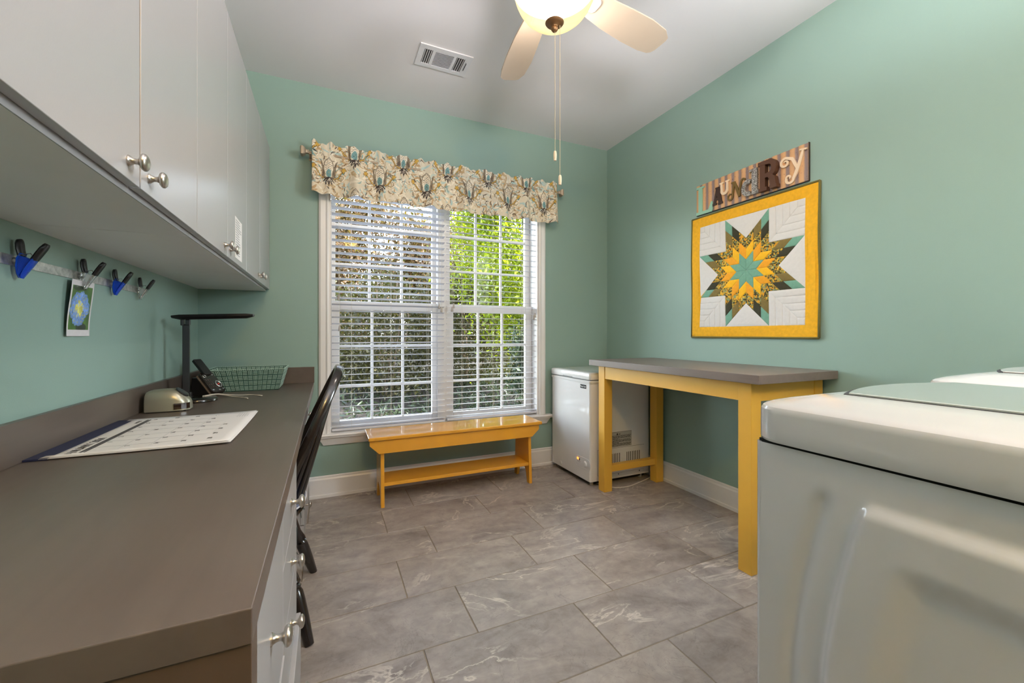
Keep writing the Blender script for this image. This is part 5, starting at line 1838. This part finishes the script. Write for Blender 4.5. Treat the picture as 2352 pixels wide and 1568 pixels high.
for i in range(8):
    aa = PI / 8 + PI / 4 * i
    e1 = (math.cos(aa + PI / 8), math.sin(aa + PI / 8))       # ccw side
    e2 = (math.cos(aa - PI / 8), math.sin(aa - PI / 8))       # cw side
    for p in range(nd):
        for q_ in range(nd):
            kk = p + q_
            poly = []
            for (dp, dq) in ((0, 0), (1, 0), (1, 1), (0, 1)):
                a_, b_ = (p + dp) * blen / nd, (q_ + dq) * blen / nd
                poly.append((e1[0] * a_ + e2[0] * b_, e1[1] * a_ + e2[1] * b_))
            if kk == 0 or kk == 4:
                m_ = QT
            elif kk == 1:
                m_ = QG1 if p > q_ else QG2
            elif kk == 2:
                m_ = QP
            else:
                m_ = QO if p > q_ else QD
            patch(poly, m_, 0.002, 0.0062)

# ------------------------------------------------------------------ outdoors
MULCH, nt, b = new_mat('mulch_ground')
tc = N(nt, 'ShaderNodeTexCoord')
n_ = noise(nt, tc.outputs['Object'], 14, 6, 0.7)
L(nt, ramp(nt, n_, [(0.3, srgb(18, 13, 10)), (0.55, srgb(38, 30, 25)), (0.75, srgb(62, 52, 44))]), b.inputs['Base Color'])
b.inputs['Roughness'].default_value = 0.95
bump(nt, b, n_, 0.8, 0.05)
def gz(x, y):
    return -0.55 + 0.62 * sstep(5.0, 10.5, y) + 0.9 * sstep(10.0, 22.0, y) + 0.06 * math.sin(x * 1.7 + y) * math.sin(y * 1.1)
P = [[(x, y, gz(x, y)) for x in np.linspace(-16, 22, 60)] for y in np.linspace(3.25, 32, 46)]
struct(MB().grid(P).build('ground', MULCH, smooth=True))

def leaf_mat(name, stops, trans=0.45, glow=0.12):
    m, nt, b = new_mat(name)
    nt.nodes.remove(b)
    out = nt.nodes['Material Output']
    a = N(nt, 'ShaderNodeVertexColor', layer_name='tone')
    sp = N(nt, 'ShaderNodeSeparateColor')
    L(nt, a.outputs[0], sp.inputs[0])
    col = ramp(nt, sp.outputs[0], stops)
    df = N(nt, 'ShaderNodeBsdfDiffuse')
    tl = N(nt, 'ShaderNodeBsdfTranslucent')
    gl = N(nt, 'ShaderNodeBsdfGlossy')
    gl.inputs['Roughness'].default_value = 0.35
    L(nt, col, df.inputs['Color'])
    L(nt, mixc(nt, glow, col, srgb(190, 200, 40), 'MIX'), tl.inputs['Color'])
    m1 = N(nt, 'ShaderNodeMixShader')
    m1.inputs[0].default_value = trans
    L(nt, df.outputs[0], m1.inputs[1])
    L(nt, tl.outputs[0], m1.inputs[2])
    m2 = N(nt, 'ShaderNodeMixShader')
    m2.inputs[0].default_value = 0.025
    L(nt, m1.outputs[0], m2.inputs[1])
    L(nt, gl.outputs[0], m2.inputs[2])
    L(nt, m2.outputs[0], out.inputs['Surface'])
    return m
HOLLY = leaf_mat('holly_leaves', [(0.0, srgb(24, 36, 10)), (0.4, srgb(52, 72, 14)), (0.75, srgb(100, 120, 16)), (1.0, srgb(150, 162, 26))], 0.5, 0.6)
DUSKY = leaf_mat('dusky_evergreen_leaves', [(0.0, srgb(24, 25, 16)), (0.5, srgb(45, 43, 27)), (1.0, srgb(72, 66, 40))], 0.25)  # lower shrubs kept darker, their shade put into the leaf colour
AUTUMN = leaf_mat('brown_autumn_leaves', [(0.0, srgb(40, 28, 20)), (0.5, srgb(72, 52, 34)), (1.0, srgb(104, 80, 54))], 0.3)
IVY = leaf_mat('ground_cover_leaves', [(0.0, srgb(20, 28, 22)), (0.5, srgb(40, 50, 38)), (1.0, srgb(74, 86, 70))], 0.2)
BARK = plain('bark', srgb(96, 80, 66), 0.9, var=0.25, vscale=14)

def leaves_mesh(name, C, sizes, mat, parent=None, droop=0.3, aspect=0.45, flat=0.0):
    n = len(C)
    d = rng.normal(size=(n, 3))
    d[:, 2] = d[:, 2] * (1 - flat) - droop
    d /= np.linalg.norm(d, axis=1)[:, None]
    r = rng.normal(size=(n, 3))
    s = np.cross(d, r)
    s /= np.linalg.norm(s, axis=1)[:, None]
    nn_ = np.cross(d, s)
    Lh = sizes[:, None]
    W = Lh * aspect
    v0 = C - d * Lh * 0.5
    v2 = C + d * Lh * 0.5
    v1 = C + s * W * 0.5 + nn_ * Lh * 0.08
    v3 = C - s * W * 0.5 + nn_ * Lh * 0.08
    V = np.stack([v0, v1, v2, v3], 1).reshape(-1, 3)
    idx = np.arange(n) * 4
    F = np.stack([np.stack([idx, idx + 1, idx + 2], 1), np.stack([idx, idx + 2, idx + 3], 1)], 1).reshape(-1, 3)
    me = bpy.data.meshes.new(name)
    me.vertices.add(len(V))
    me.vertices.foreach_set('co', V.astype(np.float32).ravel())
    me.loops.add(F.size)
    me.loops.foreach_set('vertex_index', F.astype(np.int32).ravel())
    me.polygons.add(len(F))
    me.polygons.foreach_set('loop_start', np.arange(0, F.size, 3, dtype=np.int32))
    me.update()
    me.validate()
    ca = me.color_attributes.new('tone', 'FLOAT_COLOR', 'POINT')
    tone = np.clip(rng.beta(2, 2, n), 0, 1)
    cc = np.ones((n * 4, 4), dtype=np.float32)
    cc[:, :3] = np.repeat(tone, 4)[:, None]
    ca.data.foreach_set('color', cc.ravel())
    o = obj(name, me, mat, parent)
    o['kind'] = 'stuff'
    return o

def cloud(cx_, cy_, cz_, rx, ry, rz, n, clump=60, spread=0.28, shell=0.5):
    d = rng.normal(size=(clump, 3))
    d /= np.linalg.norm(d, axis=1)[:, None]
    rad = rng.uniform(shell, 1.0, clump) ** 0.6
    cc = d * rad[:, None]
    k = rng.integers(0, clump, n)
    p = cc[k] + rng.normal(size=(n, 3)) * spread * 0.5
    return np.stack([cx_ + p[:, 0] * rx, cy_ + p[:, 1] * ry, cz_ + p[:, 2] * rz], 1)

def tree(name, label, x, y, h_, rx, ry, rz, zc, n, mat, size, cat='tree', stems=1, clump=60, spread=0.28, aspect=0.45, shell=0.4):
    g = gz(x, y)
    t = thing(name, label, cat, (x, y, g), group='trees and shrubs outside the window')
    C = cloud(0, 0, zc - g, rx, ry, rz, n, clump, spread, shell)
    C = C[C[:, 2] > 0.02]
    C = C[(C[:, 1] + y) > 3.75]
    leaves_mesh('foliage', C, rng.uniform(size * 0.6, size * 1.3, len(C)), mat, t, aspect=aspect)
    for k in range(stems):
        a = random.uniform(0, 2 * PI)
        sp_ = 0.12 * rx * (k > 0)
        pts = [(sp_ * math.cos(a), sp_ * math.sin(a), -0.1)]
        for q in (0.3, 0.6, 1.0):
            pts.append((sp_ * math.cos(a) + random.uniform(-0.1, 0.1) * rx * q + 0.3 * rx * q * math.cos(a) * (stems > 1), sp_ * math.sin(a) + random.uniform(-0.1, 0.1) * ry * q + 0.3 * ry * q * math.sin(a) * (stems > 1), h_ * q))
        MB().tube(pts, [0.05 * h_ / 3 / stems ** 0.5, 0.04 * h_ / 3 / stems ** 0.5, 0.03 * h_ / 3 / stems ** 0.5, 0.008], 8).build('trunk', BARK, t, local=True, smooth=True)
    return t

tree('holly_tree', 'tall bright yellow-green holly tree filling the right half of the window', 3.75, 7.2, 3.6, 1.65, 1.2, 1.95, 2.95, 44000, HOLLY, 0.085, stems=3, clump=120, spread=0.30)
tree('laurel_shrub', 'dark glossy laurel shrub low at the right side of the window', 3.7, 6.3, 1.6, 0.9, 0.6, 0.85, 0.55, 9000, IVY, 0.10, 'shrub', 4, 60, aspect=0.4)
tree('evergreen_shrub', 'dull olive evergreen shrub behind the middle of the window', 3.1, 9.2, 3.0, 1.5, 1.2, 1.7, 1.3, 22000, DUSKY, 0.075, 'shrub', 5, 110, 0.34)
tree('evergreen_shrub', 'dark olive evergreen shrub behind the left half of the window', 1.1, 8.6, 2.2, 1.35, 1.1, 1.25, 1.0, 17000, DUSKY, 0.075, 'shrub', 5, 90, 0.32)
tree('bare_tree', 'brown-leaved autumn tree with thin trunks in the upper left panes', 1.4, 12.5, 4.8, 2.3, 1.3, 2.3, 3.1, 30000, AUTUMN, 0.13, stems=5, clump=120, spread=0.25)
tree('bare_tree', 'sparse brownish tree against the sky behind the window mullion', 4.6, 14.0, 5.0, 2.8, 1.6, 2.4, 2.9, 18000, AUTUMN, 0.13, stems=5, clump=140, spread=0.25)
tree('hedge_shrub', 'low brown hedge shrub at the far left of the lower panes', -0.6, 10.5, 1.7, 1.4, 0.9, 1.0, 0.75, 11000, AUTUMN, 0.07, 'shrub', 6, 80, 0.32)
tree('hedge_shrub', 'wide dark hedge shrub far behind the middle panes', 6.5, 13.0, 2.0, 2.6, 1.0, 1.4, 1.2, 14000, DUSKY, 0.08, 'shrub', 6, 110, 0.34)
tree('hedge_shrub', 'long shaded hedge shrub far behind the left panes', 2.2, 14.5, 2.0, 2.6, 1.0, 1.3, 1.5, 14000, DUSKY, 0.08, 'shrub', 6, 110, 0.34)
# grassy ground cover
n = 16000
xs = rng.uniform(-2.0, 7.5, n)
ys = rng.uniform(4.6, 11.0, n)
dens = np.sin(xs * 1.9 + 1) * np.sin(ys * 1.6) + 0.9 * np.sin(xs * 0.7 - ys * 0.9)
keep = rng.uniform(-1.6, 1.4, n) < dens + 0.35
xs, ys = xs[keep], ys[keep]
zs_ = np.array([gz(a, b_) for a, b_ in zip(xs, ys)]) + rng.uniform(0.01, 0.14, len(xs))
gc = leaves_mesh('ground_cover', np.stack([xs, ys, zs_], 1), rng.uniform(0.08, 0.20, len(xs)), IVY, None, droop=-0.2, aspect=0.22)
tag(gc, 'grassy ivy ground cover on the bank outside the window', 'ground cover', kind='stuff')
